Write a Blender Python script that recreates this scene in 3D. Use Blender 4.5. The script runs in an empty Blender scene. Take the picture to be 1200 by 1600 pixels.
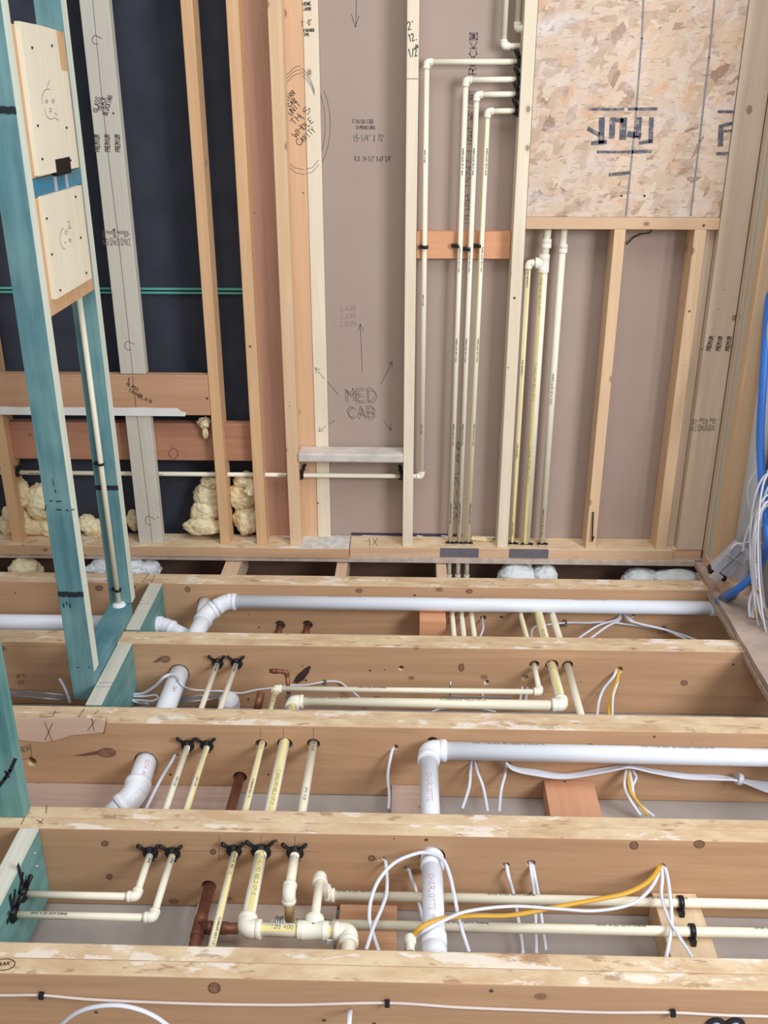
import bpy, bmesh, math, random
from math import sin, cos, tan, pi, radians, hypot, atan2
from mathutils import Vector, Matrix, noise
random.seed(7)
S = bpy.context.scene
COL = S.collection

# ------------------------------------------------------------------ camera, light, exposure
F = 1527.0; CH = 1.594; PIT = radians(23.57); YAW = radians(1.58)
cd = bpy.data.cameras.new('camera'); cam = bpy.data.objects.new('camera', cd); COL.objects.link(cam)
cd.sensor_fit = 'VERTICAL'; cd.sensor_height = 24; cd.lens = F / 1600 * 24; cd.clip_start = .02
cam.location = (0, 0, CH); cam.rotation_euler = (radians(90) - PIT, 0, YAW)
S.camera = cam
S.view_settings.view_transform = 'Standard'; S.view_settings.look = 'None'
S.view_settings.gamma = 1; S.view_settings.use_curve_mapping = False
S.view_settings.exposure = -0.38
W = bpy.data.worlds.new('World'); S.world = W; W.use_nodes = True
bg = W.node_tree.nodes['Background']; bg.inputs[0].default_value = (.95, .96, 1.0, 1); bg.inputs[1].default_value = .36
def area(name, loc, aim, sx, sy, power, col):
    l = bpy.data.lights.new(name, 'AREA'); l.shape = 'RECTANGLE'; l.size = sx; l.size_y = sy; l.energy = power; l.color = col
    o = bpy.data.objects.new(name, l); COL.objects.link(o); o.location = loc
    o.rotation_euler = (Vector(aim) - Vector(loc)).to_track_quat('-Z', 'Y').to_euler(); return o
area('window_daylight', (2.6, -.1, 2.1), (.1, 3.2, .7), 1.2, 1.4, 165, (.93, .95, 1.0))
area('rear_fill', (-1.0, -2.0, 2.6), (0, 2.8, .5), 2.6, 1.6, 36, (1.0, .97, .93))  # added fill from behind the camera; no doorway is known there
area('overhead_fill', (.1, .9, 4.3), (.1, 1.7, 0), 2.6, 2.2, 105, (.97, .98, 1.0))  # added overhead fill to brighten the joist tops; no roof light is known

# ------------------------------------------------------------------ unprojection onto the real planes of the place
_f = Vector((-sin(YAW) * cos(PIT), cos(YAW) * cos(PIT), -sin(PIT))); _r = Vector((cos(YAW), sin(YAW), 0))
_u = Vector((-sin(YAW) * sin(PIT), cos(YAW) * sin(PIT), cos(PIT))); EYE = Vector((0, 0, CH))
def ray(px, py): return _f + _r * ((px - 600) / F) + _u * ((800 - py) / F)
def Yp(px, py, Y): d = ray(px, py); return EYE + d * (Y / d.y)
def Zp(px, py, Z): d = ray(px, py); return EYE + d * ((Z - CH) / d.z)
def Xp(px, py, X): d = ray(px, py); return EYE + d * (X / d.x)

# ------------------------------------------------------------------ materials
def lin(c):
    if isinstance(c, str): c = [int(c[i:i + 2], 16) for i in (1, 3, 5)]
    return tuple(((v / 255) / 12.92 if v / 255 <= .04045 else ((v / 255 + .055) / 1.055) ** 2.4) for v in c) + (1,)
MATS = {}
class NT:
    def __init__(s, name, rough=.6):
        s.m = bpy.data.materials.new(name); s.m.use_nodes = True; s.t = s.m.node_tree; s.b = s.t.nodes['Principled BSDF']
        s.b.inputs['Roughness'].default_value = rough; s.b.inputs['Specular IOR Level'].default_value = .3
    def n(s, typ, **k):
        x = s.t.nodes.new(typ)
        for a, v in k.items(): setattr(x, a, v)
        return x
    def l(s, a, b): s.t.links.new(a, b)
    def ramp(s, src, stops):
        r = s.n('ShaderNodeValToRGB'); e = r.color_ramp.elements
        while len(e) > 1: e.remove(e[-1])
        e[0].position = stops[0][0]; e[0].color = stops[0][1]
        for p, c in stops[1:]: q = e.new(p); q.color = c
        s.l(src, r.inputs[0]); return r.outputs[0]
    def mix(s, fac, a, b, mode='MIX'):
        m = s.n('ShaderNodeMix', data_type='RGBA', blend_type=mode)
        for v, i in ((fac, 0), (a, 6), (b, 7)):
            if hasattr(v, 'links'): s.l(v, m.inputs[i])
            else: m.inputs[i].default_value = v
        return m.outputs[2]
    def math(s, op, a, b=0.0):
        m = s.n('ShaderNodeMath', operation=op)
        for v, i in ((a, 0), (b, 1)):
            if hasattr(v, 'links'): s.l(v, m.inputs[i])
            else: m.inputs[i].default_value = v
        return m.outputs[0]
    def coords(s, scale=(1, 1, 1), rnd=True):
        tc = s.n('ShaderNodeTexCoord'); v = tc.outputs['Object']
        if rnd:
            oi = s.n('ShaderNodeObjectInfo'); sc = s.n('ShaderNodeVectorMath', operation='SCALE'); sc.inputs[0].default_value = (13, 29, 41)
            s.l(oi.outputs['Random'], sc.inputs[3]); ad = s.n('ShaderNodeVectorMath', operation='ADD'); s.l(v, ad.inputs[0]); s.l(sc.outputs[0], ad.inputs[1]); v = ad.outputs[0]
        mp = s.n('ShaderNodeMapping'); mp.inputs['Scale'].default_value = scale; s.l(v, mp.inputs[0]); return mp.outputs[0]
    def noise(s, vec, scale, detail=3, rough=.5, dist=0):
        x = s.n('ShaderNodeTexNoise'); x.inputs['Scale'].default_value = scale; x.inputs['Detail'].default_value = detail
        x.inputs['Roughness'].default_value = rough; x.inputs['Distortion'].default_value = dist; s.l(vec, x.inputs['Vector']); return x.outputs[0]
    def voro(s, vec, scale, rnd=1):
        x = s.n('ShaderNodeTexVoronoi'); x.inputs['Scale'].default_value = scale; x.inputs['Randomness'].default_value = rnd; s.l(vec, x.inputs['Vector']); return x
    def bump(s, h, strength, dist=.002):
        b = s.n('ShaderNodeBump'); b.inputs['Strength'].default_value = strength; b.inputs['Distance'].default_value = dist; s.l(h, b.inputs['Height']); s.l(b.outputs[0], s.b.inputs['Normal'])
    def out(s, c): s.l(c, s.b.inputs['Base Color']) if hasattr(c, 'links') else setattr(s.b.inputs['Base Color'], 'default_value', c); return s.m

def wood(base, grain, axis='Z', splotch=0, knots=1, contrast=.42):
    key = ('wood', base, grain, axis, splotch, knots, contrast)
    if key in MATS: return MATS[key]
    w = NT('sawn_lumber', .72); k = 'XYZ'.index(axis)
    st = [1, 1, 1]; st[k] = .045; v = w.coords(tuple(st)); 
    g1 = w.noise(v, 130, 4, .6, .3); g2 = w.noise(v, 26, 3, .55, 1.2)
    B, G = lin(base), lin(grain)
    c = w.mix(w.math('MULTIPLY', w.ramp(g2, [(.38, (0, 0, 0, 1)), (.64, (1, 1, 1, 1))]), contrast), B, G)
    c = w.mix(w.math('MULTIPLY', w.ramp(g1, [(.45, (0, 0, 0, 1)), (.62, (1, 1, 1, 1))]), contrast * .45), c, G)
    tc = w.coords((1, 1, 1)); tone = w.noise(tc, 3.2, 2)
    c = w.mix(w.ramp(tone, [(.35, (0, 0, 0, 1)), (.7, (.35, .35, .35, 1))]), c, tuple(x * .78 for x in B[:3]) + (1,))
    if knots:
        sk = [8.5, 8.5, 8.5]; sk[k] = 6.0; vo = w.voro(w.coords(tuple(sk)), 1)
        kf = w.ramp(vo.outputs['Distance'], [(.0, (.9, .9, .9, 1)), (.040, (.45, .45, .45, 1)), (.062, (.8, .8, .8, 1)), (.075, (.18, .18, .18, 1)), (.12, (0, 0, 0, 1))])
        c = w.mix(kf, c, lin('#6b4330'))
        vn = w.voro(w.coords((11, 11, 11)), 1)
        c = w.mix(w.ramp(vn.outputs['Distance'], [(.0, (.85, .85, .85, 1)), (.045, (.8, .8, .8, 1)), (.06, (0, 0, 0, 1))]), c, lin('#2a211d'))
    if splotch:
        geo = w.n('ShaderNodeNewGeometry'); sx = w.n('ShaderNodeSeparateXYZ'); w.l(geo.outputs['Normal'], sx.inputs[0])
        up = w.math('GREATER_THAN', sx.outputs[2], .4)
        cr = w.noise(w.coords((1, 2.2, 2.2)), 9, 5, .65)
        c = w.mix(w.math('MULTIPLY', w.ramp(cr, [(.36, (.25, .25, .25, 1)), (.62, (.9, .9, .9, 1))]), up), c, lin('#e2cda9'))
        sp = w.noise(w.coords((1, 2.2, 2.2)), 7.5, 5, .6, .3)
        f = w.math('MULTIPLY', w.ramp(sp, [(.565, (0, 0, 0, 1)), (.605, (.9, .9, .9, 1))]), up)
        c = w.mix(w.math('MULTIPLY', f, splotch), c, lin('#efe6da'))
        sp2 = w.noise(w.coords((1, 3, 3)), 14, 4, .6); f2 = w.math('MULTIPLY', w.ramp(sp2, [(.60, (0, 0, 0, 1)), (.66, (.55, .55, .55, 1))]), up)
        c = w.mix(f2, c, lin('#8f6545'))
    w.bump(g1, .25, .001); MATS[key] = w.out(c); return MATS[key]
def plain(name, col, rough=.5, metal=0, var=.12, scale=8, bump=0, spec=.4):
    key = (name, col, rough)
    if key in MATS: return MATS[key]
    w = NT(name, rough); w.b.inputs['Metallic'].default_value = metal; w.b.inputs['Specular IOR Level'].default_value = spec
    n = w.noise(w.coords(), scale, 3); B = lin(col)
    c = w.mix(w.ramp(n, [(.35, (0, 0, 0, 1)), (.7, (1, 1, 1, 1))]), B, tuple(x * (1 - var) for x in B[:3]) + (1,))
    if bump: w.bump(w.noise(w.coords(), scale * 6, 4), bump)
    MATS[key] = w.out(c); return MATS[key]
def stained(col, axis):
    key = ('stained', col, axis)
    if key in MATS: return MATS[key]
    w = NT('teal_preservative', .62); k = 'XYZ'.index(axis); st = [1, 1, 1]; st[k] = .07
    v = w.coords(tuple(st)); a = w.noise(v, 38, 4, .6, .5); b = w.noise(w.coords(), 5, 3)
    B = lin(col)
    c = w.mix(w.ramp(a, [(.35, (0, 0, 0, 1)), (.7, (1, 1, 1, 1))]), B, lin('#4d777f'))
    c = w.mix(w.ramp(b, [(.45, (0, 0, 0, 1)), (.72, (.55, .55, .55, 1))]), c, lin('#8fb3ae'))
    w.bump(a, .2, .001); MATS[key] = w.out(c); return MATS[key]
def osb():
    w = NT('strand_board', .75); out = None
    for i, (rot, sc) in enumerate(((.5, (16, 16, 46)), (-.6, (19, 19, 44)), (.05, (14, 14, 56)), (1.1, (20, 20, 40)))):
        tc = w.n('ShaderNodeTexCoord'); mp = w.n('ShaderNodeMapping'); mp.inputs['Rotation'].default_value = (0, rot, 0); w.l(tc.outputs['Object'], mp.inputs[0])
        m2 = w.n('ShaderNodeMapping'); m2.inputs['Scale'].default_value = sc; m2.inputs['Location'].default_value = (i * 3, i * 5, 0); w.l(mp.outputs[0], m2.inputs[0])
        dn = w.n('ShaderNodeTexNoise'); dn.inputs['Scale'].default_value = 1.3; w.l(m2.outputs[0], dn.inputs['Vector'])
        ad = w.n('ShaderNodeVectorMath', operation='ADD'); w.l(m2.outputs[0], ad.inputs[0]); w.l(dn.outputs[1], ad.inputs[1])
        vo = w.voro(ad.outputs[0], 1); sp = w.n('ShaderNodeSeparateColor'); w.l(vo.outputs['Color'], sp.inputs[0])
        c = w.ramp(sp.outputs[0], [(0, lin('#9c806c')), (.08, lin('#b99f88')), (.4, lin('#ccb49c')), (.75, lin('#d6c2ac')), (1, lin('#cfa98a'))])
        if out is None: out = c; 
        else:
            fac = w.math('GREATER_THAN', sp.outputs[1], .5); out = w.mix(fac, out, c)
    n = w.noise(w.coords((1, 1, 1), False), 9, 6, .7, .5); out = w.mix(w.ramp(n, [(.50, (0, 0, 0, 1)), (.66, (.6, .6, .6, 1))]), out, lin('#d8ccc6'))
    n2 = w.noise(w.coords((1, 1, 4), False), 30, 5, .7); out = w.mix(w.ramp(n2, [(.57, (0, 0, 0, 1)), (.70, (.7, .7, .7, 1))]), out, lin('#86685a'))
    n3 = w.noise(w.coords((1, 1, 1), False), 3.1, 3, .6, .8); out = w.mix(w.ramp(n3, [(.60, (0, 0, 0, 1)), (.72, (.6, .6, .6, 1))]), out, lin('#e6e6ee'))
    w.bump(n2, .3, .001); return w.out(out)
M = {}
JB = ('#c8a17d', '#a88360')
M['joist'] = wood(*JB, 'X', .85)
M['joist2'] = wood('#cca884', '#b08a66', 'X', .8)
M['orangeZ'] = wood('#dcb48a', '#c29566', 'Z'); M['orangeX'] = wood('#cba07e', '#ab7d5c', 'X')
M['redX'] = wood('#b8866a', '#955f49', 'X'); M['redZ'] = wood('#bf9a84', '#a27a64', 'Z'); M['peachZ'] = wood('#deb894', '#c99a74', 'Z')
M['greyZ'] = wood('#d3cdbf', '#bdb4a2', 'Z', 0, 1, .35); M['paleZ'] = wood('#ecdfc8', '#d8c29f', 'Z', 0, 1, .4)
M['paleX'] = wood('#e8d8c0', '#cdb391', 'X', .4, 1, .4); M['pinkZ'] = wood('#dac8b2', '#c8ae92', 'Z', 0, 1, .4); M['tanZ'] = wood('#e2c4a0', '#cfa478', 'Z')
M['pinkX'] = wood('#d9b896', '#c39b75', 'X', .3); M['paleY'] = wood('#e0ded0', '#b9bcae', 'Y', 0, 0, .6); M['tanY'] = wood('#dcbfa3', '#c49f7e', 'Y')
M['ply'] = wood('#f1e9d2', '#e3d4b2', 'Z', 0, 0, .35); M['cream'] = wood('#e6ead8', '#c3d2c6', 'Z', 0, 0, .5); M['dustY'] = wood('#c4ac9e', '#a58b7c', 'X', 0, 1, .5)
M['tealZ'] = stained('#6c999f', 'Z'); M['tealY'] = stained('#6297a8', 'Y'); M['tealG'] = stained('#6fa39a', 'Y'); M['tealGZ'] = stained('#64a093', 'Z')
M['pvc'] = plain('white_pvc', '#e9eef6', .32, var=.05, scale=3); M['cpvc'] = plain('cream_cpvc', '#efe9d2', .35, var=.07, scale=4)
M['fit'] = plain('cream_cpvc_fitting', '#f1eddc', .3, var=.05, scale=5); M['pvcfit'] = plain('white_pvc_fitting', '#eef2f8', .28, var=.04, scale=5)
M['yellow'] = plain('yellow_stripe', '#ecdf98', .5); M['yellowcable'] = plain('yellow_cable_jacket', '#d9a83c', .45); M['white'] = plain('white_cable_jacket', '#dde0ea', .4, var=.06)
M['black'] = plain('black_plastic', '#17171b', .45); M['ink'] = plain('marker_ink', '#24262c', .7); M['pencil'] = plain('pencil_line', '#6d665f', .8); M['redink'] = plain('red_print', '#c8707c', .7)
M['greyink'] = plain('grey_stamp_ink', '#6e6458', .8); M['osbink'] = plain('faded_stamp_ink', '#66666e', .85, var=.4, scale=60); M['chalk'] = plain('chalk_line', '#8f8b90', .9, var=.25, scale=30)
M['kraft'] = plain('brown_drywall_paper', '#ab988d', .9, var=.05, scale=4); M['felt'] = plain('black_building_felt', '#3a3d48', .95, var=.25, scale=9, bump=.3)
M['plaster'] = plain('white_plaster', '#eceae6', .9, var=.1, scale=20, bump=.4); M['grey'] = plain('grey_ceiling_board', '#b0a7a0', .9, var=.16, scale=5)
M['copper'] = plain('dull_copper', '#9a6653', .5, .5, var=.45, scale=30); M['metal'] = plain('galvanised_steel', '#b9bcc4', .35, .8, var=.2, scale=20)
M['blue'] = plain('blue_hose', '#3a7ad8', .35, var=.08); M['boxgrey'] = plain('grey_plastic', '#b9bcc4', .5); M['tape'] = plain('dark_grey_tape', '#6b6a70', .6, var=.15, scale=40)
_w = NT('yellow_insulation', .95); _n = _w.noise(_w.coords(), 22, 5, .6); _c = _w.mix(_w.ramp(_n, [(.40, (0, 0, 0, 1)), (.62, (1, 1, 1, 1))]), lin('#e8dfb8'), lin('#d8c096')); _w.bump(_w.noise(_w.coords(), 120, 4), .8, .004); M['insY'] = _w.out(_c)
M['insW'] = plain('white_insulation', '#dde2e4', .95, var=.2, scale=18, bump=1)
M['green'] = plain('green_tape', '#5fae9d', .6); M['torn'] = wood('#e0c4ac', '#d2ad92', 'X', 0, 0, .4); M['clear'] = plain('white_adhesive', '#eef2f4', .5)
M['osb'] = osb()
_w = NT('worn_stamp_ink', .85); _n = _w.noise(_w.coords((1, 1, 1), False), 55, 4, .7); M['osbink'] = _w.out(_w.mix(_w.ramp(_n, [(.50, (0, 0, 0, 1)), (.66, (1, 1, 1, 1))]), lin('#5a5b64'), lin('#a9968c')))

# ------------------------------------------------------------------ mesh builder
class MB:
    def __init__(s): s.bm = bmesh.new()
    def _new(s, fn):
        n = len(s.bm.verts); fn(); s.bm.verts.ensure_lookup_table(); return s
    def box(s, x0, x1, y0, y1, z0, z1, bev=.002, M_=None):
        t = bmesh.new(); bmesh.ops.create_cube(t, size=1)
        for v in t.verts: v.co = Vector(((x0 + x1) / 2 + v.co.x * (x1 - x0), (y0 + y1) / 2 + v.co.y * (y1 - y0), (z0 + z1) / 2 + v.co.z * (z1 - z0)))
        if bev: bmesh.ops.bevel(t, geom=t.edges[:], offset=bev, segments=2, affect='EDGES', profile=.6)
        if M_: bmesh.ops.transform(t, matrix=M_, verts=t.verts[:])
        s.add(t); return s
    def add(s, t):
        me = bpy.data.meshes.new('t'); t.to_mesh(me); s.bm.from_mesh(me); bpy.data.meshes.remove(me); t.free()
    def prism(s, poly, d):            # planar polygon (3D points) extruded by vector d
        vs = [s.bm.verts.new(p) for p in poly]; ws = [s.bm.verts.new(Vector(p) + Vector(d)) for p in poly]
        n = len(vs); s.bm.faces.new(vs); s.bm.faces.new(ws[::-1])
        for i in range(n): s.bm.faces.new((vs[i], ws[i], ws[(i + 1) % n], vs[(i + 1) % n]))
        bmesh.ops.recalc_face_normals(s.bm, faces=s.bm.faces[:]); return s
    def tube(s, pts, rad, seg=14, caps=True, flat=1.0):
        pts = [Vector(p) for p in pts]; n = len(pts)
        rad = rad if isinstance(rad, (list, tuple)) else [rad] * n
        T = [(pts[min(i + 1, n - 1)] - pts[max(i - 1, 0)]).normalized() for i in range(n)]
        a = T[0].cross(Vector((0, 0, 1)));  a = a if a.length > .05 else T[0].cross(Vector((1, 0, 0))); a.normalize()
        rings = []
        for i in range(n):
            if i:
                a = a - T[i] * a.dot(T[i]); a.normalize()
            b = T[i].cross(a)
            rings.append([s.bm.verts.new(pts[i] + a * (cos(2 * pi * k / seg) * rad[i]) + b * (sin(2 * pi * k / seg) * rad[i] * flat)) for k in range(seg)])
        for i in range(n - 1):
            for k in range(seg):
                f = s.bm.faces.new((rings[i][k], rings[i + 1][k], rings[i + 1][(k + 1) % seg], rings[i][(k + 1) % seg])); f.smooth = True
        if caps:
            s.bm.faces.new(rings[0][::-1]) if False else s.bm.faces.new(rings[0]); s.bm.faces.new(rings[-1][::-1])
        return s
    def lathe(s, p0, p1, prof, seg=24):   # prof = [(t, r)], hard steps allowed
        p0, p1 = Vector(p0), Vector(p1); d = p1 - p0; u = d.normalized()
        a = u.cross(Vector((0, 0, 1)));  a = a if a.length > .05 else u.cross(Vector((1, 0, 0))); a.normalize(); b = u.cross(a)
        rings = [[s.bm.verts.new(p0 + d * t + (a * cos(2 * pi * k / seg) + b * sin(2 * pi * k / seg)) * r) for k in range(seg)] for t, r in prof]
        for i in range(len(prof) - 1):
            sm = abs(prof[i][1] - prof[i + 1][1]) < 1e-6
            for k in range(seg):
                f = s.bm.faces.new((rings[i][k], rings[i + 1][k], rings[i + 1][(k + 1) % seg], rings[i][(k + 1) % seg])); f.smooth = sm
        s.bm.faces.new(rings[0]); s.bm.faces.new(rings[-1][::-1]); return s
    def blob(s, c, r, seed, amp=.25, sub=4, fr=3.0):
        t = bmesh.new(); bmesh.ops.create_icosphere(t, subdivisions=sub, radius=1)
        for v in t.verts:
            n = v.co.normalized(); o = Vector((seed * 3.1, seed * 1.7, seed))
            k = 1 + amp * noise.noise(n * fr * .5 + o) + amp * .6 * noise.noise(n * fr * 1.4 + o) + amp * .3 * noise.noise(n * fr * 3.5 + o)
            v.co = Vector(c) + Vector((n.x * r[0], n.y * r[1], n.z * r[2])) * k
        for f in t.faces: f.smooth = True
        s.add(t); return s
    def quadstrip(s, pts, w, nrm):      # flat ribbon of width w along a polyline, lying in the plane with normal nrm
        nrm = Vector(nrm)
        for p, q in zip(pts, pts[1:]):
            p, q = Vector(p), Vector(q); d = q - p
            if d.length < 1e-7: continue
            d.normalize(); a = d.cross(nrm) * (w / 2); e = d * (w * .3)
            s.bm.faces.new([s.bm.verts.new(x) for x in (p - a - e, q - a + e, q + a + e, p + a - e)])
        return s
WPOS = {}
def finish(name, mb, mat, parent=None, origin=None):
    bm = mb.bm; bmesh.ops.recalc_face_normals(bm, faces=bm.faces[:]) if len(bm.faces) < 60000 else None
    xs = [v.co for v in bm.verts]; lo = Vector([min(c[i] for c in xs) for i in range(3)]); hi = Vector([max(c[i] for c in xs) for i in range(3)])
    org = Vector(origin) if origin is not None else Vector(((lo.x + hi.x) / 2, (lo.y + hi.y) / 2, lo.z))
    for v in bm.verts: v.co -= org
    me = bpy.data.meshes.new(name); bm.to_mesh(me); bm.free()
    me.materials.append(M[mat] if isinstance(mat, str) else mat)
    o = bpy.data.objects.new(name, me); COL.objects.link(o); WPOS[o] = org
    if parent is not None: o.parent = parent; o.location = org - WPOS[parent]
    else: o.location = org
    return o
def tag(o, label, cat, group=None, kind=None):
    o['label'] = label
    if cat: o['category'] = cat
    if group: o['group'] = group
    if kind: o['kind'] = kind
    return o
def thing(name, label, cat, loc, group=None):
    o = bpy.data.objects.new(name, None); o.empty_display_size = .05; COL.objects.link(o); o.location = loc; WPOS[o] = Vector(loc); return tag(o, label, cat, group)
def solo(name, mb, mat, label, cat, group=None): return tag(finish(name, mb, mat), label, cat, group)
def struct(name, mb, mat):
    o = finish(name, mb, mat); o['kind'] = 'structure'; return o
def box(*a, **k): return MB().box(*a, **k)

# ------------------------------------------------------------------ hand lettering: single stroke letters
GL = {'A': '0,0 2,6 4,0;1,2 3,2', 'B': '0,0 0,6 3,6 4,5 3,3 0,3;3,3 4,1.5 3,0 0,0', 'C': '4,5 2,6 0,4 0,2 2,0 4,1', 'D': '0,0 0,6 2,6 4,4 4,2 2,0 0,0', 'E': '4,6 0,6 0,0 4,0;0,3 3,3',
      'F': '4,6 0,6 0,0;0,3 3,3', 'G': '4,5 2,6 0,4 0,2 2,0 4,1 4,3 2,3', 'H': '0,0 0,6;4,0 4,6;0,3 4,3', 'I': '2,0 2,6', 'J': '3,6 3,1 2,0 0,1', 'K': '0,0 0,6;4,6 0,3 4,0', 'L': '0,6 0,0 4,0',
      'M': '0,0 0,6 2,3 4,6 4,0', 'N': '0,0 0,6 4,0 4,6', 'O': '1,0 0,2 0,4 1,6 3,6 4,4 4,2 3,0 1,0', 'P': '0,0 0,6 3,6 4,5 3,3 0,3', 'Q': '1,0 0,2 0,4 1,6 3,6 4,4 4,2 3,0 1,0;2,2 4,0',
      'R': '0,0 0,6 3,6 4,5 3,3 0,3;2,3 4,0', 'S': '4,5 2,6 0,5 0,4 4,2 4,1 2,0 0,1', 'T': '0,6 4,6;2,6 2,0', 'U': '0,6 0,1 1,0 3,0 4,1 4,6', 'V': '0,6 2,0 4,6', 'W': '0,6 1,0 2,4 3,0 4,6',
      'X': '0,0 4,6;0,6 4,0', 'Y': '0,6 2,3 4,6;2,3 2,0', 'Z': '0,6 4,6 0,0 4,0', '0': '1,0 0,2 0,4 1,6 3,6 4,4 4,2 3,0 1,0', '1': '1,5 2,6 2,0', '2': '0,5 2,6 4,5 4,4 0,0 4,0',
      '3': '0,6 4,6 2,4 4,2 3,0 0,0', '4': '3,0 3,6 0,2 4,2', '5': '4,6 0,6 0,3 3,4 4,2 3,0 0,0', '6': '4,6 1,4 0,2 1,0 3,0 4,2 3,3 0,2', '7': '0,6 4,6 1,0', '8': '2,3 0,4.5 2,6 4,4.5 2,3 0,1.5 2,0 4,1.5 2,3',
      '9': '4,4 1,3 0,5 2,6 4,5 4,3 2,0', '-': '1,3 3,3', '/': '0,0 4,6', '.': '1.8,0 2.2,.5', "'": '2,6 1.8,4.8', '"': '1.3,6 1.2,4.8;2.7,6 2.6,4.8', ':': '2,1 2,1.6;2,4 2,4.6', '#': '1,0 1,6;3,0 3,6;0,2 4,2;0,4 4,4',
      '@': '0,0 0,6 4,6 4,0 0,0;1,1.5 1,4.5 3,4.5 3,3 1,3;2,3 3,1.5'}
def letters(s, jit=0):
    out = []; x = 0
    for ch in s:
        if ch in GL:
            for pl in GL[ch].split(';'):
                out.append([(x + float(a.split(',')[0]) + random.uniform(-jit, jit), float(a.split(',')[1]) + random.uniform(-jit, jit)) for a in pl.split()])
        x += 5.6 if ch != ' ' else 4
    return out, x - 1.6
def write(mb, s, p0, p1, up, h, w, nrm, jit=.25):     # baseline from p0 to p1
    p0, p1 = Vector(p0), Vector(p1); ls, L = letters(s, jit); up = Vector(up).normalized()
    for pl in ls: mb.quadstrip([p0 + (p1 - p0) * (x / L) + up * (y / 6 * h) for x, y in pl], w, nrm)
    return mb
def ywrite(mb, s, a, b, Y, h, w=.0012, jit=.3, up=None):
    p, q = Yp(*a, Y), Yp(*b, Y); d = (q - p).normalized(); u = Vector((-d.z, 0, d.x)) if up is None else Vector(up)
    return write(mb, s, p, q, u, h, w, (0, 1, 0), jit)
def ymark(mb, pts, Y, w=.0012): return mb.quadstrip([Yp(a, b, Y) for a, b in pts], w, (0, 1, 0))
def zmark(mb, pts, Z, w=.0012): return mb.quadstrip([Zp(a, b, Z) for a, b in pts], w, (0, 0, 1))
def arc(cx, cy, rx, ry, a0, a1, n=18): return [(cx + rx * cos(radians(a0 + (a1 - a0) * i / n)), cy + ry * sin(radians(a0 + (a1 - a0) * i / n))) for i in range(n + 1)]

# ------------------------------------------------------------------ the setting
struct('ceiling', box(-2.0, 1.6, .3, 3.4, -.262, -.234, 0), 'grey')          # ceiling board of the room below, seen between the joists
ZT = 2.45
struct('wall_back', box(-.30, 1.16, 3.302, 3.316, .0, ZT, 0), 'kraft')
struct('wall_back_left', box(-2.0, -.30, 3.335, 3.347, .0, ZT, 0), 'felt')
struct('wall_right', box(1.19, 1.203, 2.84, 3.302, .02, ZT, 0), plain('grey_sheathing', '#b9b4b4', .9))
# floor left in place along the right wall, with a rough sawn edge
fl = MB(); n = 26; top = []
for i in range(n + 1): top.append((1.036 + random.uniform(-.0018, .0018), 2.0 + i * (3.2 - 2.0) / n, .019))
fl.prism([(1.30, 2.0, .019)] + top + [(1.30, 3.2, .019)], (0, 0, -.019))
struct('floor', fl, plain('dusty_subfloor', '#baa698', .9, var=.3, scale=12, bump=.4))
fs = MB(); fs.box(-2.0, 1.3, 3.192, 3.33, .0, .019, .001)
struct('trim_1', fs, plain('subfloor_ply', '#cbb9ab', .85, var=.3, scale=30))
struct('trim_2', MB().prism([(1.028, 1.9, -.004)] + [(1.031 + random.uniform(-.0025, .0025), 1.9 + i * .05, -.004) for i in range(26)] + [(1.06, 3.15, -.004), (1.06, 1.9, -.004)], (0, 0, -.016)), plain('subfloor_ply2', '#bfa796', .85, var=.3, scale=30))
struct('wall_back_base', box(-2.0, 1.5, 3.345, 3.38, -.234, 0, 0), plain('shade_toned_rim_board', '#6e5346', .9))  # dark brown paints in the shade of the void under the sill

# ------------------------------------------------------------------ joists (doubled), with real drilled holes
JY = {'A': 1.373, 'B': 1.779, 'C': 2.194, 'D': 2.607, 'E': 3.008}
HOLES = {'A': [(-.11, -.155, .01)],
 'B': [(-.601, -.067, .012), (-.548, -.067, .012), (-.402, -.056, .014), (-.338, -.056, .020), (-.258, -.058, .016), (.064, -.063, .031), (-.049, -.072, .006), (.005, -.1, .009), (.238, -.084, .009), (.296, -.077, .011), (.601, -.077, .009), (-.47, -.168, .018), (-.06, -.075, .004)],
 'C': [(-.601, -.072, .012), (-.548, -.072, .012), (-.398, -.064, .017), (-.333, -.062, .022), (-.254, -.061, .019), (-.723, -.128, .033), (-.637, -.105, .008), (-.029, -.066, .009), (.186, -.109, .012), (.279, -.118, .011), (.072, -.045, .016), (-.463, -.178, .02), (.615, -.111, .012), (-1.044, -.136, .014), (.499, -.06, .018), (1.04, -.2, .02)],
 'D': [(-.594, -.067, .012), (-.534, -.067, .012), (-.719, -.107, .033), (-.018, -.076, .009), (.25, -.123, .009), (.369, -.104, .012), (.396, -.058, .017), (.45, -.058, .021), (.499, -.058, .018), (.66, -.071, .012)],
 'E': [(-.453, -.163, .02), (-.355, -.161, .02), (-.714, -.076, .026), (.395, -.09, .012), (.452, -.089, .018), (.498, -.089, .014), (.266, -.123, .012), (.749, -.100, .012), (.157, -.092, .012), (.19, -.092, .012), (.226, -.092, .012), (.33, -.12, .008), (.79, -.105, .007)]}
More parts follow.
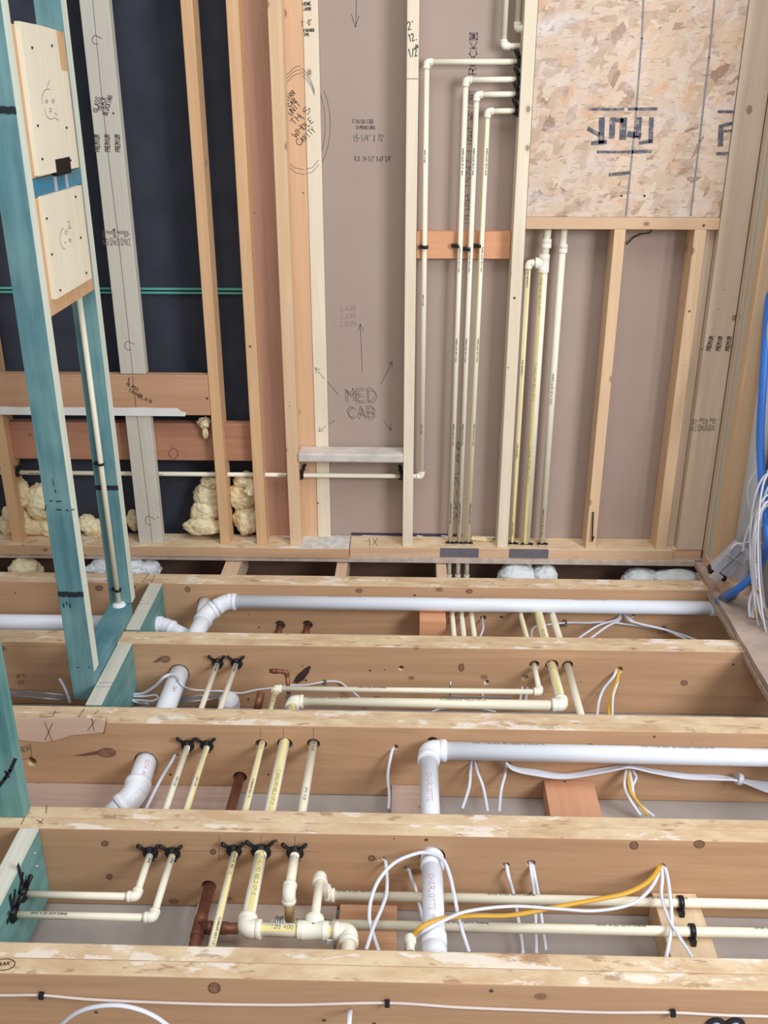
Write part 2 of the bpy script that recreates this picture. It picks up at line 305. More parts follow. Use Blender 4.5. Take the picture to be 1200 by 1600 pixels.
def drill(o, holes, y0, y1):
    c = MB()
    for x, z, r in holes: c.lathe((x, y0 - .03, z), (x, y1 + .03, z), [(0, r), (1, r)], 20)
    bmesh.ops.recalc_face_normals(c.bm, faces=c.bm.faces[:])
    me = bpy.data.meshes.new('cut'); c.bm.to_mesh(me); c.bm.free(); co = bpy.data.objects.new('cut', me); COL.objects.link(co)
    md = o.modifiers.new('b', 'BOOLEAN'); md.operation = 'DIFFERENCE'; md.object = co; md.solver = 'EXACT'; md.use_self = True
    par = o.parent; bpy.context.view_layer.update()
    dg = bpy.context.evaluated_depsgraph_get(); nm = bpy.data.meshes.new_from_object(o.evaluated_get(dg)); o.modifiers.clear()
    old = o.data; nm.name = old.name
    if len(nm.polygons) > 6: o.data = nm
    bpy.data.objects.remove(co); bpy.data.meshes.remove(me)
def rawbox(x0, x1, y0, y1, z0, z1, seg=40, amp=.0012, seed=0):
    t = bmesh.new(); bmesh.ops.create_cube(t, size=1)
    for v in t.verts: v.co = Vector(((x0 + x1) / 2 + v.co.x * (x1 - x0), (y0 + y1) / 2 + v.co.y * (y1 - y0), (z0 + z1) / 2 + v.co.z * (z1 - z0)))
    bmesh.ops.bevel(t, geom=[e for e in t.edges if abs(e.verts[0].co.x - e.verts[1].co.x) > .1], offset=.003, segments=2, affect='EDGES', profile=.6)
    m = MB(); m.add(t); return m
JL = {'A': 'doubled pine floor joist nearest the camera, thin cable stapled along its face', 'B': 'doubled pine floor joist second from the camera, five black pipe clamps on its face',
      'C': 'doubled pine floor joist third from the camera, torn light patch at its left end', 'D': 'doubled pine floor joist fourth from the camera, two clamps and three right-hand pipes through it', 'E': 'doubled pine floor joist nearest the back wall, behind the long white drain pipe'}
J = {}
for k, y in JY.items():
    t = thing('floor_joist', JL[k], 'joist', (-.3, y + .04, -.23), 'doubled floor joists'); J[k] = t
    for i in (0, 1):
        y0 = y + i * .0405; p = finish('ply', rawbox(-2.0, 1.32 if k != 'E' else 1.25, y0, y0 + (.0382 if i == 0 else .0385), -.232, -(0 if i == 0 else .003)), 'joist' if i == 0 else 'joist2', t)
        drill(p, HOLES[k], y0, y0 + .0385)
# torn light patch on joist C, pencil crosses, stamps
C_ = JY['C']
pt = [(5, 1122), (150, 1122), (166, 1126), (162, 1143), (140, 1146), (112, 1148), (90, 1155), (68, 1159), (45, 1157), (20, 1154), (5, 1152)]
finish('torn_patch', MB().prism([Yp(a, b, C_ - .0005) for a, b in pt], (0, -.002, 0)), 'torn', J['C'])['label'] = 'lighter torn wood patch'
mk = MB(); yy = C_ - .0032
for a in [[(70, 1128), (81, 1158)], [(82, 1130), (70, 1157)], [(143, 1122), (147, 1142)], [(148, 1126), (137, 1142)], [(167, 1123), (162, 1147)]]: ymark(mk, a, yy, .0014)
finish('pencil_marks', mk, 'ink', J['C'])
mk = MB(); ywrite(mk, 'HEM', (32, 1176), (48, 1172), C_ - .0008, .013, .0016); ymark(mk, [(31, 1168), (48, 1163), (50, 1184), (33, 1187), (31, 1168)], C_ - .0008, .0014)
finish('grade_stamp', mk, 'greyink', J['C'])
mk = MB(); D_ = JY['D']; ywrite(mk, 'HF S', (27, 1060), (39, 1059), D_ - .0008, .014, .0015); ywrite(mk, '25', (28, 1069), (38, 1068), D_ - .0008, .012, .0015)
finish('grade_stamp', mk, 'greyink', J['D'])
# burn mark on joist D next to the copper stub
bm_ = MB(); bm_.prism([Yp(a, b, D_ - .0004) for a, b in [(458, 1066), (463, 1056), (474, 1046), (483, 1040), (486, 1042), (482, 1052), (474, 1063), (464, 1068)]], (0, -.0004, 0))
finish('scorch_mark', bm_, plain('scorched_wood', '#4a332c', .9, var=.4, scale=60), J['D'])
def knot(k, cx, cy, rx, ry, streak=0):
    y = JY[k] - .0004
    finish('knot', MB().prism([Yp(a, b, y) for a, b in arc(cx, cy, rx, ry, 0, 345, 14)], (0, -.0003, 0)), plain('dark_knot', '#9a7259', .8, var=.4, scale=90), J[k])
    m = MB(); ymark(m, arc(cx, cy, rx, ry, 0, 360), y - .0006, .0018); finish('knot_ring', m, plain('knot_rim', '#7a5543', .8), J[k])
    if streak:
        m = MB(); m.prism([Yp(a, b, y) for a, b in [(cx - rx, cy - 3), (cx - rx - streak * .6, cy + 2), (cx - rx - streak, cy + 5), (cx - rx - streak * .5, cy + 5), (cx - rx, cy + 3)]], (0, -.0003, 0)); finish('knot_crack', m, plain('knot_rim', '#7a5543', .8), J[k])
knot('C', 167, 1176, 14, 7, 40); knot('B', 991, 1321, 6, 6); knot('B', 1093, 1319, 8, 6); knot('B', 171, 1370, 4, 4); knot('B', 333, 1331, 4, 4); knot('B', 581, 1341, 5, 4); knot('B', 164, 1318, 5, 4)
knot('D', 258, 1030, 8, 5, 12); knot('D', 721, 1043, 4, 6); knot('D', 1069, 1067, 5, 4); knot('A', 335, 1544, 9, 8); knot('E', 561, 923, 5, 3); knot('E', 733, 924, 5, 3); knot('E', 293, 921, 4, 4); knot('E', 155, 919, 6, 4)
# pencil layout lines on the joist faces and tops
for k, L in {'B': [(343, 1305, 1345), (408, 1306, 1345), (461, 1306, 1345)], 'C': [(407, 1138, 1175), (443, 1138, 1176), (490, 1138, 1176)]}.items():
    mk = MB()
    for x, a, b in L: ymark(mk, [(x, a), (x - 1, b)], JY[k] - .0008, .0008)
    if k == 'B': ymark(mk, [(178, 1329), (500, 1331)], JY[k] - .0008, .0008)
    finish('pencil_line', mk, 'pencil', J[k])
mk = MB()
for a in [[(82, 1118), (88, 1109)], [(72, 1115), (95, 1113)], [(122, 1121), (132, 1107)], [(147, 1116), (154, 1110)]]: zmark(mk, a, .0008, .0016)
finish('pencil_marks', mk, 'ink', J['C'])
mk = MB()
for a in [[(72, 1270), (73, 1258)], [(33, 1288), (46, 1262)], [(58, 1281), (67, 1287)], [(68, 1280), (60, 1287)]]: zmark(mk, a, .0008, .0016)
finish('pencil_marks', mk, 'ink', J['B'])
mk = MB(); ca = Zp(6, 1507, .001)
mk.quadstrip([ca + Vector((.022 * cos(t * .45), .014 * sin(t * .45), 0)) for t in range(15)], .0016, (0, 0, 1)); write(mk, 'BAK', ca + Vector((-.012, -.004, 0)), ca + Vector((.012, .0, 0)), (0, 1, 0), .008, .0014, (0, 0, 1))
finish('circled_note', mk, 'ink', J['A'])
mk = MB()
for a in [[(222, 911), (233, 895)], [(236, 911), (243, 896)], [(219, 908), (230, 910)]]: zmark(mk, a, .0008, .0014)
finish('pencil_marks', mk, 'ink', J['E'])

# short boards of the gap beside the back wall
for px0, px1, lab in ((346, 371, 'short wood block bridging to the wall, left of the three under the sill'), (524, 541, 'short wood block bridging to the wall, middle of the three under the sill'), (682, 698, 'short wood block bridging to the wall, beside three thin pipes under the sill')):
    a = Zp(px0, 895, -.008).x; b = Zp(px1, 895, -.008).x
    solo('wood_block', box(a, b, 3.093, 3.34, -.10, -.006), 'tanY', lab, 'wood block', 'blocks under the wall sill')
# loose strapping boards on the ceiling below
solo('strapping_board', box(-1.25, -.47, 1.97, 2.192, -.232, -.207), 'dustY', 'dusty pale board lying under the white elbow drain, second bay from the camera', 'board')
x0, x1 = Yp(848, 1240, 2.19).x, Yp(925, 1240, 2.19).x
solo('strapping_board', box(x0, x1, 1.87, 2.19, -.232, -.165), wood('#dca684', '#c48860', 'Y'), 'reddish board block below the hanging cable bundle, second bay from the camera', 'board')
x0, x1 = Yp(612, 1233, 2.19).x, Yp(662, 1233, 2.19).x
solo('strapping_board', box(x0, x1, 1.87, 2.19, -.232, -.19), 'dustY', 'pale board block just left of the large white drain, second bay from the camera', 'board')
x0, x1 = .585, .688
solo('strapping_board', box(x0, x1, 1.456, 1.776, -.232, -.156), wood('#e0c8a8', '#c9a67c', 'Y'), 'pale wood block with black clamps carrying two cream pipes, nearest bay', 'board')
x0, x1 = Zp(528, 1450, -.21).x, Zp(620, 1450, -.21).x
solo('strapping_board', box(x0, x1, 1.456, 1.776, -.232, -.212), wood('#dcae8a', '#bf8a63', 'X'), 'orange board lying on the ceiling left of the big white drain, nearest bay', 'board')
x0, x1 = Zp(300, 1440, -.21).x, Zp(524, 1440, -.21).x
solo('strapping_board', box(x0, x1, 1.60, 1.776, -.232, -.218), plain('weathered_board', '#bfae9f', .9, var=.25, scale=14), 'weathered grey board behind the copper pipe, nearest bay', 'board')
x0, x1 = Yp(655, 970, 3.0).x, Yp(695, 970, 3.0).x
solo('wood_block', box(x0, x1, 2.90, 3.006, -.232, -.075), wood('#e0a67e', '#cd8a5c', 'X'), 'orange wood block under the long white drain, left of three cream pipes', 'wood block')

# ------------------------------------------------------------------ back wall framing
YF = 3.21
PL = thing('sill_plate', 'long wall bottom plate at the left, with the wood stud ends on it', 'sill plate', (-1.2, 3.24, .019))
finish('plank', box(-2.0, -.215, 3.183, 3.30, .019, .057), 'joist2', PL)
p = finish('painted_end', box(-.395, -.2155, 3.186, 3.29, .057, .0586, .0004), plain('chipped_white_paint', '#dcdcd6', .8, var=.35, scale=40), PL); p['label'] = 'chipped white paint'
PR = thing('sill_plate', 'wall bottom plate at the right, grey tape patches on its front edge', 'sill plate', (.37, 3.25, .019))
finish('plank', box(-.213, .955, 3.201, 3.30, .019, .057), 'pinkX', PR)
for a, b in ((688, 748), (796, 857)):
    xa, xb = Yp(a, 862, 3.2).x, Yp(b, 862, 3.2).x
    finish('grey_tape', box(xa, xb, 3.1985, 3.2008, .022, .0574, .0004), 'tape', PR)
mk = MB(); zmark(mk, [(577, 841), (578, 853)], .0578, .0016); zmark(mk, [(583, 841), (589, 852)], .0578, .0016); zmark(mk, [(590, 841), (582, 852)], .0578, .0016)
finish('pencil_marks', mk, 'ink', PR)
solo('plate_block', box(.956, 1.0605, 3.212, 3.30, .019, .057), 'pinkX', 'short end block of the bottom plate, in the right corner', 'sill plate')
def stud(lab, x0, x1, mat, z0=.057, z1=ZT, y0=YF, y1=3.299, name='wall_stud', cat='stud'):
    t = finish(name, box(x0, x1, y0, y1, z0, z1, .0025), mat); tag(t, lab, cat); return t
stud('orange wood stud at the far left edge, beside the yellow insulation', -1.455, -1.417, 'orangeZ')
g_up = stud('grey wide stud with GLASS TRACK BLOCKING note, above the cross beam', -.985, -.898, 'greyZ', .695, ZT, 3.208, 3.246)
g_lo = stud('grey wide stud piece below the cross beam, second from the left', -.985, -.898, 'greyZ', .057, .548, 3.208, 3.246)
stud('narrow honey-coloured stud butting the right end of the cross beam', -.687, -.651, 'orangeZ')
stud('narrow honey-coloured stud left of the red-brown wide board', -.553, -.516, 'orangeZ')
stud('golden stud at the left side of the medicine cabinet cavity', -.431, -.390, 'tanZ')
stud('red-brown wide board recessed between two golden studs', -.540, -.395, 'redZ', .057, ZT, 3.292, 3.33, 'backing_board', 'board')
pe = stud('peach wide board with circled handwriting, left of the white stud', -.3945, -.336, 'peachZ', .057, ZT, 3.286, 3.333, 'backing_board', 'board')
wh = stud('white stud flat against the brown drywall, 7-foot note at its top', -.3355, -.289, 'paleZ', .057, ZT, 3.283, 3.301)
s5 = stud('pale stud with the 2 12 1/2 marker note, right of the medicine cabinet cavity', -.021, .015, 'paleZ')
s6 = stud('tall pale stud carrying black pipe clamps, left of the strand board', .322, .360, 'paleZ')
stud('leaning-grain stud under the header, centre of the right bay', .641, .677, 'tanZ', .057, 1.177)
stud('pale stud under the right end of the header', .893, .931, 'tanZ', .057, 1.177)
solo('filler_board', box(.9315, .968, 3.243, 3.299, .057, 1.177), 'pinkZ', 'shaded filler board between the under-header stud and the PREMIUM corner post', 'board')
po = stud('wide pinkish corner post with PREMIUM stamps', .969, 1.0605, 'pinkZ', .057, ZT, 3.208, 3.246)
solo('header_board', box(.3605, .968, YF, 3.299, 1.177, 1.2135), 'pinkX', 'horizontal header board below the strand board', 'header')
OS = thing('strand_board', 'large strand board panel with upside-down stamp, upper right', 'board', (.66, 3.22, 1.214))
finish('panel', box(.3615, .9675, 3.214, 3.226, 1.2145, ZT, .0008), 'osb', OS)
mk = MB(); Yo = 3.2132
def qm(a, b, w): ymark(mk, [(860 + a[0] / 4, 130 + a[1] / 4), (860 + b[0] / 4, 130 + b[1] / 4)], Yo, w)
for a, b, w in [((245, 163), (455, 163), .008), ((490, 162), (665, 160), .009), ((295, 430), (480, 430), .008), ((490, 430), (625, 426), .010), ((322, 225), (318, 365), .018), ((238, 285), (300, 320), .012), ((262, 375), (345, 368), .012),
                ((388, 225), (384, 335), .017), ((395, 228), (450, 234), .012), ((458, 228), (452, 340), .021), ((556, 222), (548, 330), .016), ((492, 318), (556, 330), .018),
                ((632, 222), (626, 365), .014), ((560, 374), (630, 362), .010), ((1050, 178), (1146, 178), .008), ((1042, 440), (1112, 440), .009), ((1066, 285), (1063, 385), .016), ((1060, 270), (1138, 250), .010), ((1078, 300), (1132, 298), .008), ((372, 572), (490, 560), .010)]:
    qm(a, b, w)
finish('stamp', mk, 'osbink', OS)
for L_ in ([(1007, -40), (1003, 60), (992, 200), (978, 337)], [(1120, -40), (1108, 90), (1093, 220), (1079, 337)]): mk = MB(); ymark(mk, L_, Yo, .0055); finish('chalk_line', mk, 'chalk', OS)
for x, y in ((971, 306), (1007, 306)):
    mk = MB(); mk.lathe(Yp(x, y, 3.2138), Yp(x, y, 3.2138) - Vector((0, .001, 0)), [(0, .0035), (1, .0035)], 12); finish('nail_head', mk, 'ink', OS)
solo('blocking_board', box(.0165, .3205, 3.266, 3.300, 1.075, 1.161), wood('#e0a881', '#cf8f63', 'X'), 'orange blocking board with four strapped pipes in front of it', 'board')
ms = solo('cabinet_sill', box(-.3895, -.0215, YF - .008, 3.282, .384, .4155, .006), plain('white_washed_wood', '#ded5cc', .8, var=.25, scale=16), 'whitewashed horizontal board closing the bottom of the medicine cabinet cavity', 'board')
BM = thing('cross_beam', 'upper cross beam at the left, white plaster along its lower edge', 'beam', (-1.3, 3.22, .55))
finish('plank', box(-2.0, -.688, 3.205, 3.243, .551, .693, .003), 'orangeX', BM)
pb = MB(); pp = [(-2.0, .549), (-2.0, .576)] + [(-2.0 + i * .06, .577 + .004 * noise.noise(Vector((i * .7, 1, 2)))) for i in range(1, 21)] + [(-.79, .566), (-.77, .560), (-.775, .549)]
pb.prism([(x, 3.2045, z) for x, z in pp], (0, -.0035, 0)); finish('plaster', pb, 'plaster', BM)['label'] = 'white plaster smear'
mk = MB(); ywrite(mk, 'GLASS', (197, 601), (215, 611), 3.2035, .012, .0014, .5); ywrite(mk, 'TRACK', (200, 612), (222, 622), 3.2035, .012, .0014, .5); ywrite(mk, 'BLKG', (215, 620), (236, 630), 3.2035, .011, .0014, .5); ymark(mk, [(207, 588), (214, 650)], 3.2035, .0012)
ymark(mk, [(201, 602), (202, 590), (200, 594)], 3.2035, .0014)
finish('handwriting', mk, 'ink', BM)
RB = finish('cross_beam', box(-2.0, -.535, 3.252, 3.290, .367, .506, .003), 'redX'); tag(RB, 'lower reddish cross beam behind the studs, above the horizontal pipe', 'beam')
mk = MB(); ymark(mk, arc(271, 709, 7, 8, 0, 360), 3.2515, .0016); finish('pencil_ring', mk, 'ink', RB)
solo('green_strap', box(-2.0, -.56, 3.325, 3.334, .944, .951, .0005).box(-2.0, -.56, 3.325, 3.334, .957, .964, .0005), 'green', 'thin double green strap across the black felt', 'strap')

# handwriting on boards and drywall
YD = 3.3014
WN = thing('wall_note', 'MED CAB handwriting with arrows and dimensions on the brown drywall', 'handwriting', (-.15, YD, .5))
def wpart(par, mat='ink', name='handwriting'):
    global mk
    o = finish(name, mk, mat, par); mk = MB(); return o
mk = MB()
for dx, dy in ((0, 0), (2.6, 3.2)): 
    ywrite(mk, 'MED', (541 + dx, 627 + dy), (586 + dx, 626 + dy), YD, .046, .0012, .25); ywrite(mk, 'CAB', (543 + dx, 652 + dy), (584 + dx, 652 + dy), YD, .042, .0012, .25)
for a in [[(508, 593), (529, 617)], [(595, 600), (613, 565)], [(606, 569), (613, 565), (612, 574)], [(566, 582), (563, 507)], [(559, 518), (563, 506), (568, 517)], [(523, 657), (509, 666)], [(599, 657), (611, 673)], [(608, 667), (611, 673), (611, 662)],
          [(557, -10), (556, 42)], [(549, 22), (555, 42), (561, 25)]]: ymark(mk, a, YD, .0013)
wpart(WN)
for k in (0, 5, 10): ymark(mk, arc(470 + k * .6, 195, 30 + k, 76 + k * .4, -52 + k, 48), YD, .0011); wpart(WN)
for s, a, b, h in [('FINISH CAB', (551, 193), (583, 193), .012), ('DIMENSIONS', (557, 202), (586, 202), .010), ('15-1/4" X 70"', (552, 221), (601, 221), .019), ('R.O. 14-1/2" X 69-3/4"', (554, 252), (612, 252), .015)]: ywrite(mk, s, a, b, YD, h, .0012); wpart(WN)
for r in range(3): ywrite(mk, 'JJUS', (531, 486 + r * 12), (556, 484 + r * 12), YD, .014, .0006)
wpart(WN)
mk = MB()
ywrite(mk, 'IN USA 15247', (731, 352), (738, 250), YD, .018, .0026, .1); ywrite(mk, 'LIGHT.WEIGHT', (739, 236), (743, 140), YD, .018, .0028, .1); ywrite(mk, 'ROCK@', (744, 116), (746, 52), YD, .022, .0042, .1)
ywrite(mk, 'XK-2L46', (716, 812), (719, 690), YD, .017, .0032, .1)
tag(finish('drywall_print', mk, plain('faded_print', '#857678', .9)), 'faded vertical factory print on the drywall behind three pipes', 'printing')
mk = MB(); ywrite(mk, 'MAKE SAFE. DO NOT CUT BELOW THIS LINE BY INSTALLER', (522, 838), (770, 845), 3.2995, .006, .0016, .1)
lb = solo('drywall_end_tape', box(-.212, .20, 3.2985, 3.3012, .058, .068, .0002), plain('purple_tape', '#4a3a55', .7, var=.3, scale=50), 'thin dark printed tape along the foot of the drywall', 'tape')
mk = MB()
for x0, x1 in ((525, 560), (566, 612), (652, 660), (690, 700)): mk.quadstrip([Yp(x0, 837, 3.298), Yp(x1, 838, 3.298)], .0035, (0, 1, 0))
finish('print', mk, 'white', lb)
# peach board + white stud writing
mk = MB(); Yq = 3.2852
for s, a, b, h in [('MIRR', (449, 160), (462, 146), .017), ('CAB', (453, 168), (463, 158), .016)]: ywrite(mk, s, a, b, Yq, h * .8, .0018); wpart(pe)
ywrite(mk, 'UNIT', (455, 181), (470, 164), Yq, .016, .0018); wpart(pe); ywrite(mk, 'TH', (460, 196), (471, 184), Yq, .019, .0018); wpart(pe); ywrite(mk, 'WH', (463, 216), (474, 202), Yq, .019, .0018); wpart(pe); ywrite(mk, 'C', (468, 229), (473, 224), Yq, .022, .0018)
for k in (0, 6, 12): ymark(mk, [(447, 130 - k)] + arc(468, 195, 34, 80 - 0 + k, -118, -88, 6), Yq, .0011)
ymark(mk, [(447, 130), (450, 258)], Yq, .0011); ymark(mk, [(452, 255), (460, 262), (474, 265)], Yq, .0011); ymark(mk, [(453, 262), (462, 270), (476, 273)], Yq, .0011)
finish('handwriting', mk, 'ink', pe)
mk = MB(); Yq = 3.2822
for s, a, b, h in [('IS', (474, 190), (486, 172), .024), ('OLE', (476, 203), (490, 190), .020), ('AVITY', (474, 223), (493, 205), .020), ('7\'-0"', (472, 41), (488, 38), .016), ('FINISHED', (475, 50), (491, 49), .009), ('DIM.', (476, 56), (484, 56), .009), ('HDWE', (474, 9), (486, 8), .011), ('JAMB', (474, 17), (486, 16), .010)]: ywrite(mk, s, a, b, Yq, h * .85, .0016); wpart(wh)
for k in (0, 6, 12): ymark(mk, arc(462, 195, 36 , 80 + k, -75, -35, 8), Yq, .0011)
for k in (0, 7): ymark(mk, [(478, 264 + k), (488, 262 + k), (498, 250 + k)], Yq, .0011)
ymark(mk, [(507, 592), (493, 576)], Yq, .0012); ymark(mk, [(500, 578), (492, 574), (494, 583)], Yq, .0012); ymark(mk, [(509, 666), (499, 673)], Yq, .0012); ymark(mk, [(505, 673), (498, 674), (500, 667)], Yq, .0012)
finish('handwriting', mk, 'ink', wh)
mk = MB(); Yq = YF - .001
ywrite(mk, "2'", (638, 47), (649, 44), Yq, .022, .0022); wpart(s5); ywrite(mk, '12.', (640, 65), (652, 62), Yq, .020, .0022); wpart(s5); ywrite(mk, '1/2', (640, 90), (652, 87), Yq, .022, .0022); wpart(s5); ywrite(mk, '8', (650, 76), (654, 75), Yq, .010, .0018); ymark(mk, [(635, 123), (653, 123)], Yq, .0014)
finish('handwriting', mk, 'ink', s5)
mk = MB(); Yq = 3.2072
ywrite(mk, 'GLASS', (152, 176), (157, 153), Yq, .014, .0016); ywrite(mk, 'TRACK', (160, 175), (166, 153), Yq, .014, .0016); ywrite(mk, 'BLOCKING', (167, 181), (176, 151), Yq, .014, .0016)
ymark(mk, [(143, -20), (157, 130), (170, 250), (186, 380), (208, 588)], Yq, .0011)
for c in ((150, 62), (201, 540)): ymark(mk, arc(c[0], c[1], 6, 7, 60, 260, 8) + [(c[0] + 9, c[1] - 2)], Yq, .0014)
finish('handwriting', mk, 'ink', g_up)
def stamps(par, L, Yq):
    mk = MB()
    for s, a, b, h, w in L: mk = MB(); ywrite(mk, s, a, b, Yq, h, w, .1); finish('grade_stamp', mk, 'greyink', par)
stamps(g_up, [('PREMIUM', (156 + i * 16, 237), (155 + i * 16, 211), .015, .0022) for i in range(3)] + [(t, (165 + i * 5.6, 383 + 0), (164.5 + i * 5.6, 361), .008, .0014) for i, t in enumerate(('25 SPF', 'HT 2', 'KD S', '25 SPF', 'HT 2', 'KD S', '25', 'HT'))], 3.2070)
stamps(po, [('PREMIUM', (1110 + i * 15, 548), (1115 + i * 14, 526), .014, .0022) for i in range(3)] + [(t, (1083 + i * 5.4, 673), (1086 + i * 5.4, 654), .008, .0014) for i, t in enumerate(('25 SPF', 'HT', 'KD S', '25 HT', 'SPF', 'KD S', '25'))], 3.2070)
mk = MB(); ymark(mk, [(214, 650), (230, 780), (238, 848)], 3.2072, .0011); ymark(mk, arc(233, 813, 6, 7, 60, 260, 8) + [(243, 812)], 3.2072, .0014)
finish('pencil_line', mk, 'ink', g_lo)
mk = MB(); ywrite(mk, 'NSSF', (0, 0), (1, 0), 3, .01) if False else None

# ------------------------------------------------------------------ right corner wall
XR = 1.061
def rstud(lab, y0, y1, mat, x0=XR, z0=.057): return stud(lab, x0, x0 + .089, mat, z0, ZT, y0, y1)
rstud('pale inner corner stud, first on the right wall', 3.163, 3.206, 'pinkZ')
rstud('stud toned grey for shade, set slightly back, second on the right wall', 3.102, 3.160, 'greyZ', XR + .005)  # grey tone stands in for shade in the recess between its neighbours
r3 = rstud('orange-edged stud with a broad tan face, third on the right wall', 3.058, 3.098, 'tanZ')
rstud('brown stud at the right edge of the picture, nearest on the right wall', 2.63, 2.668, 'redZ', 1.158)
solo('sill_plate', box(XR, 1.157, 2.95, 3.20, .019, .057), 'tanY', 'bottom plate of the right wall, under the corner studs', 'sill plate')
solo('wire_scrap', MB().tube([Yp(927, 800, 3.205), Yp(925, 846, 3.2), Yp(928, 838, 3.195)], .0025, 8), 'black', 'thin black wire end at the foot of the stud in the right bay', 'wire')
pts = [Yp(x, y, 3.29) for x, y in [(1020, 356), (1015, 364), (1003, 365), (990, 371), (979, 382)]]
solo('wire_scrap', MB().tube(pts, .0022, 8), 'black', 'short dark wire curving below the header', 'wire')

# ------------------------------------------------------------------ teal partition wall on the left
XG0, XG1 = -.975, -.903
def gstud(lab, y0, z0, bands, mat='tealZ'):
    t = thing('painted_stud', lab, 'stud', (-.94, y0 + .02, z0), 'teal studs of the left partition')
    finish('post', box(XG0, XG1 - .001, y0, y0 + .040, z0, ZT, .0015), mat, t)
    e = finish('bare_edge', box(XG1 - .001, XG1 + .0008, y0 + .001, y0 + .0395, max(z0, .042), ZT, .0004), 'cream', t); e['label'] = 'unpainted cream edge'
    for b in bands:
        m = MB(); zc = b; n = 14
        up = [(XG0 + (XG1 - XG0) * i / n, y0 - .0006, zc + .008 + .004 * noise.noise(Vector((i * .9, zc * 9, 0)))) for i in range(n + 1)]
        dn = [(x, y, z - .016 - .004 * noise.noise(Vector((x * 90, 4, 0)))) for x, y, z in up][::-1]
        m.prism(up + dn, (0, -.0006, 0)); finish('brushed_band', m, plain('dark_paint_band', '#232a35', .7), t)
    return t
zb = lambda px, py, Y: Yp(px, py, Y).z
G1 = gstud('wide teal stud with cream right edge, standing nearest the joist block', 2.38, -.055, [zb(135, 929, 2.38), zb(12, 172, 2.38)])
G2 = gstud('farther teal stud with a cream pipe running down it', 2.79, .0402, [zb(160, 762, 2.79)])
mk = MB()
for a in [[(86, 766), (87, 769)], [(78, 783), (82, 782)], [(88, 784), (96, 783)], [(70, 798), (72, 790)], [(88, 796), (96, 797)], [(103, 797), (107, 798)], [(112, 797), (116, 796)], [(99, 943), (100, 949)], [(104, 941), (105, 946)], [(109, 943), (110, 950)], [(121, 1043), (123, 1043)], [(138, 1043), (140, 1043)]]: ymark(mk, a, 2.379, .003)
ymark(mk, [(82, 748), (84, 760)], 2.379, .0014)
finish('paint_drips', mk, 'ink', G1)
t = thing('painted_stud', 'teal stud at the left edge, second bay from the camera', 'stud', (-.94, 1.84, 0), 'teal studs of the left partition')
finish('post', box(XG0, XG1, 1.812, 1.852, .001, ZT, .0015), 'tealGZ', t)
mk = MB(); ymark(mk, [(-4, 1232), (8, 1216), (16, 1204), (24, 1186)], 1.811, .008); ymark(mk, [(8, 1205), (14, 1214)], 1.811, .005); finish('brushed_band', mk, 'ink', t)
gp = solo('partition_plate', box(XG0, XG1 - .0005, 2.4215, 2.79, .0, .040), 'tealY', 'teal bottom plate between the two teal studs', 'sill plate')
def block(lab, y0, y1, z0=-.2, parts=True):
    t = thing('joist_block', lab, 'wood block', (-.879, (y0 + y1) / 2, z0), 'teal-sided joist blocks')
    finish('core', box(-.901, -.857, y0, y1, z0, -.0016), 'tealG', t); e = finish('bare_top', box(-.9015, -.8565, y0, y1, -.0015, .0012, .0004), 'paleY', t); e['label'] = 'unpainted pale top'; return t
b1 = block('teal-sided joist block in the farthest bay, beside the drain elbows', 2.69, 3.006)
b2 = block('teal-sided joist block under the wide teal stud', 2.276, 2.605)
b3 = block('teal-sided joist block in the nearest bay, two pipes clamped to it', 1.456, 1.777)
mk = MB()
for a in [[(155, 1067), (177, 1066)], [(150, 1073), (174, 1073)]]: zmark(mk, a, .0016, .0014)
finish('pencil_line', mk, 'ink', b2)
mk = MB(); zmark(mk, [(214, 936), (226, 939)], .0016, .0012); zmark(mk, [(215, 943), (233, 943)], .0016, .0012); zmark(mk, [(204, 963), (210, 957)], .0016, .003); finish('pencil_line', mk, 'ink', b1)
# black brush streaks on the nearest block
bs = MB()
for (a, b) in [((28, 1352), (42, 1400)), ((36, 1365), (30, 1395)), ((16, 1400), (22, 1436)), ((12, 1440), (24, 1420)), ((40, 1378), (44, 1400)), ((24, 1392), (18, 1430))]:
    bs.quadstrip([Xp(*a, -.8555), Xp(*b, -.8555)], .012, (1, 0, 0))
finish('brushed_streak', bs, 'ink', b3)
nl = MB()
for a in ((55, 1333), (58, 1353)): finish('bent_nail', MB().lathe(Xp(*a, -.8565), Xp(*a, -.8545), [(0, .004), (1, .003)], 8), 'metal', b3)
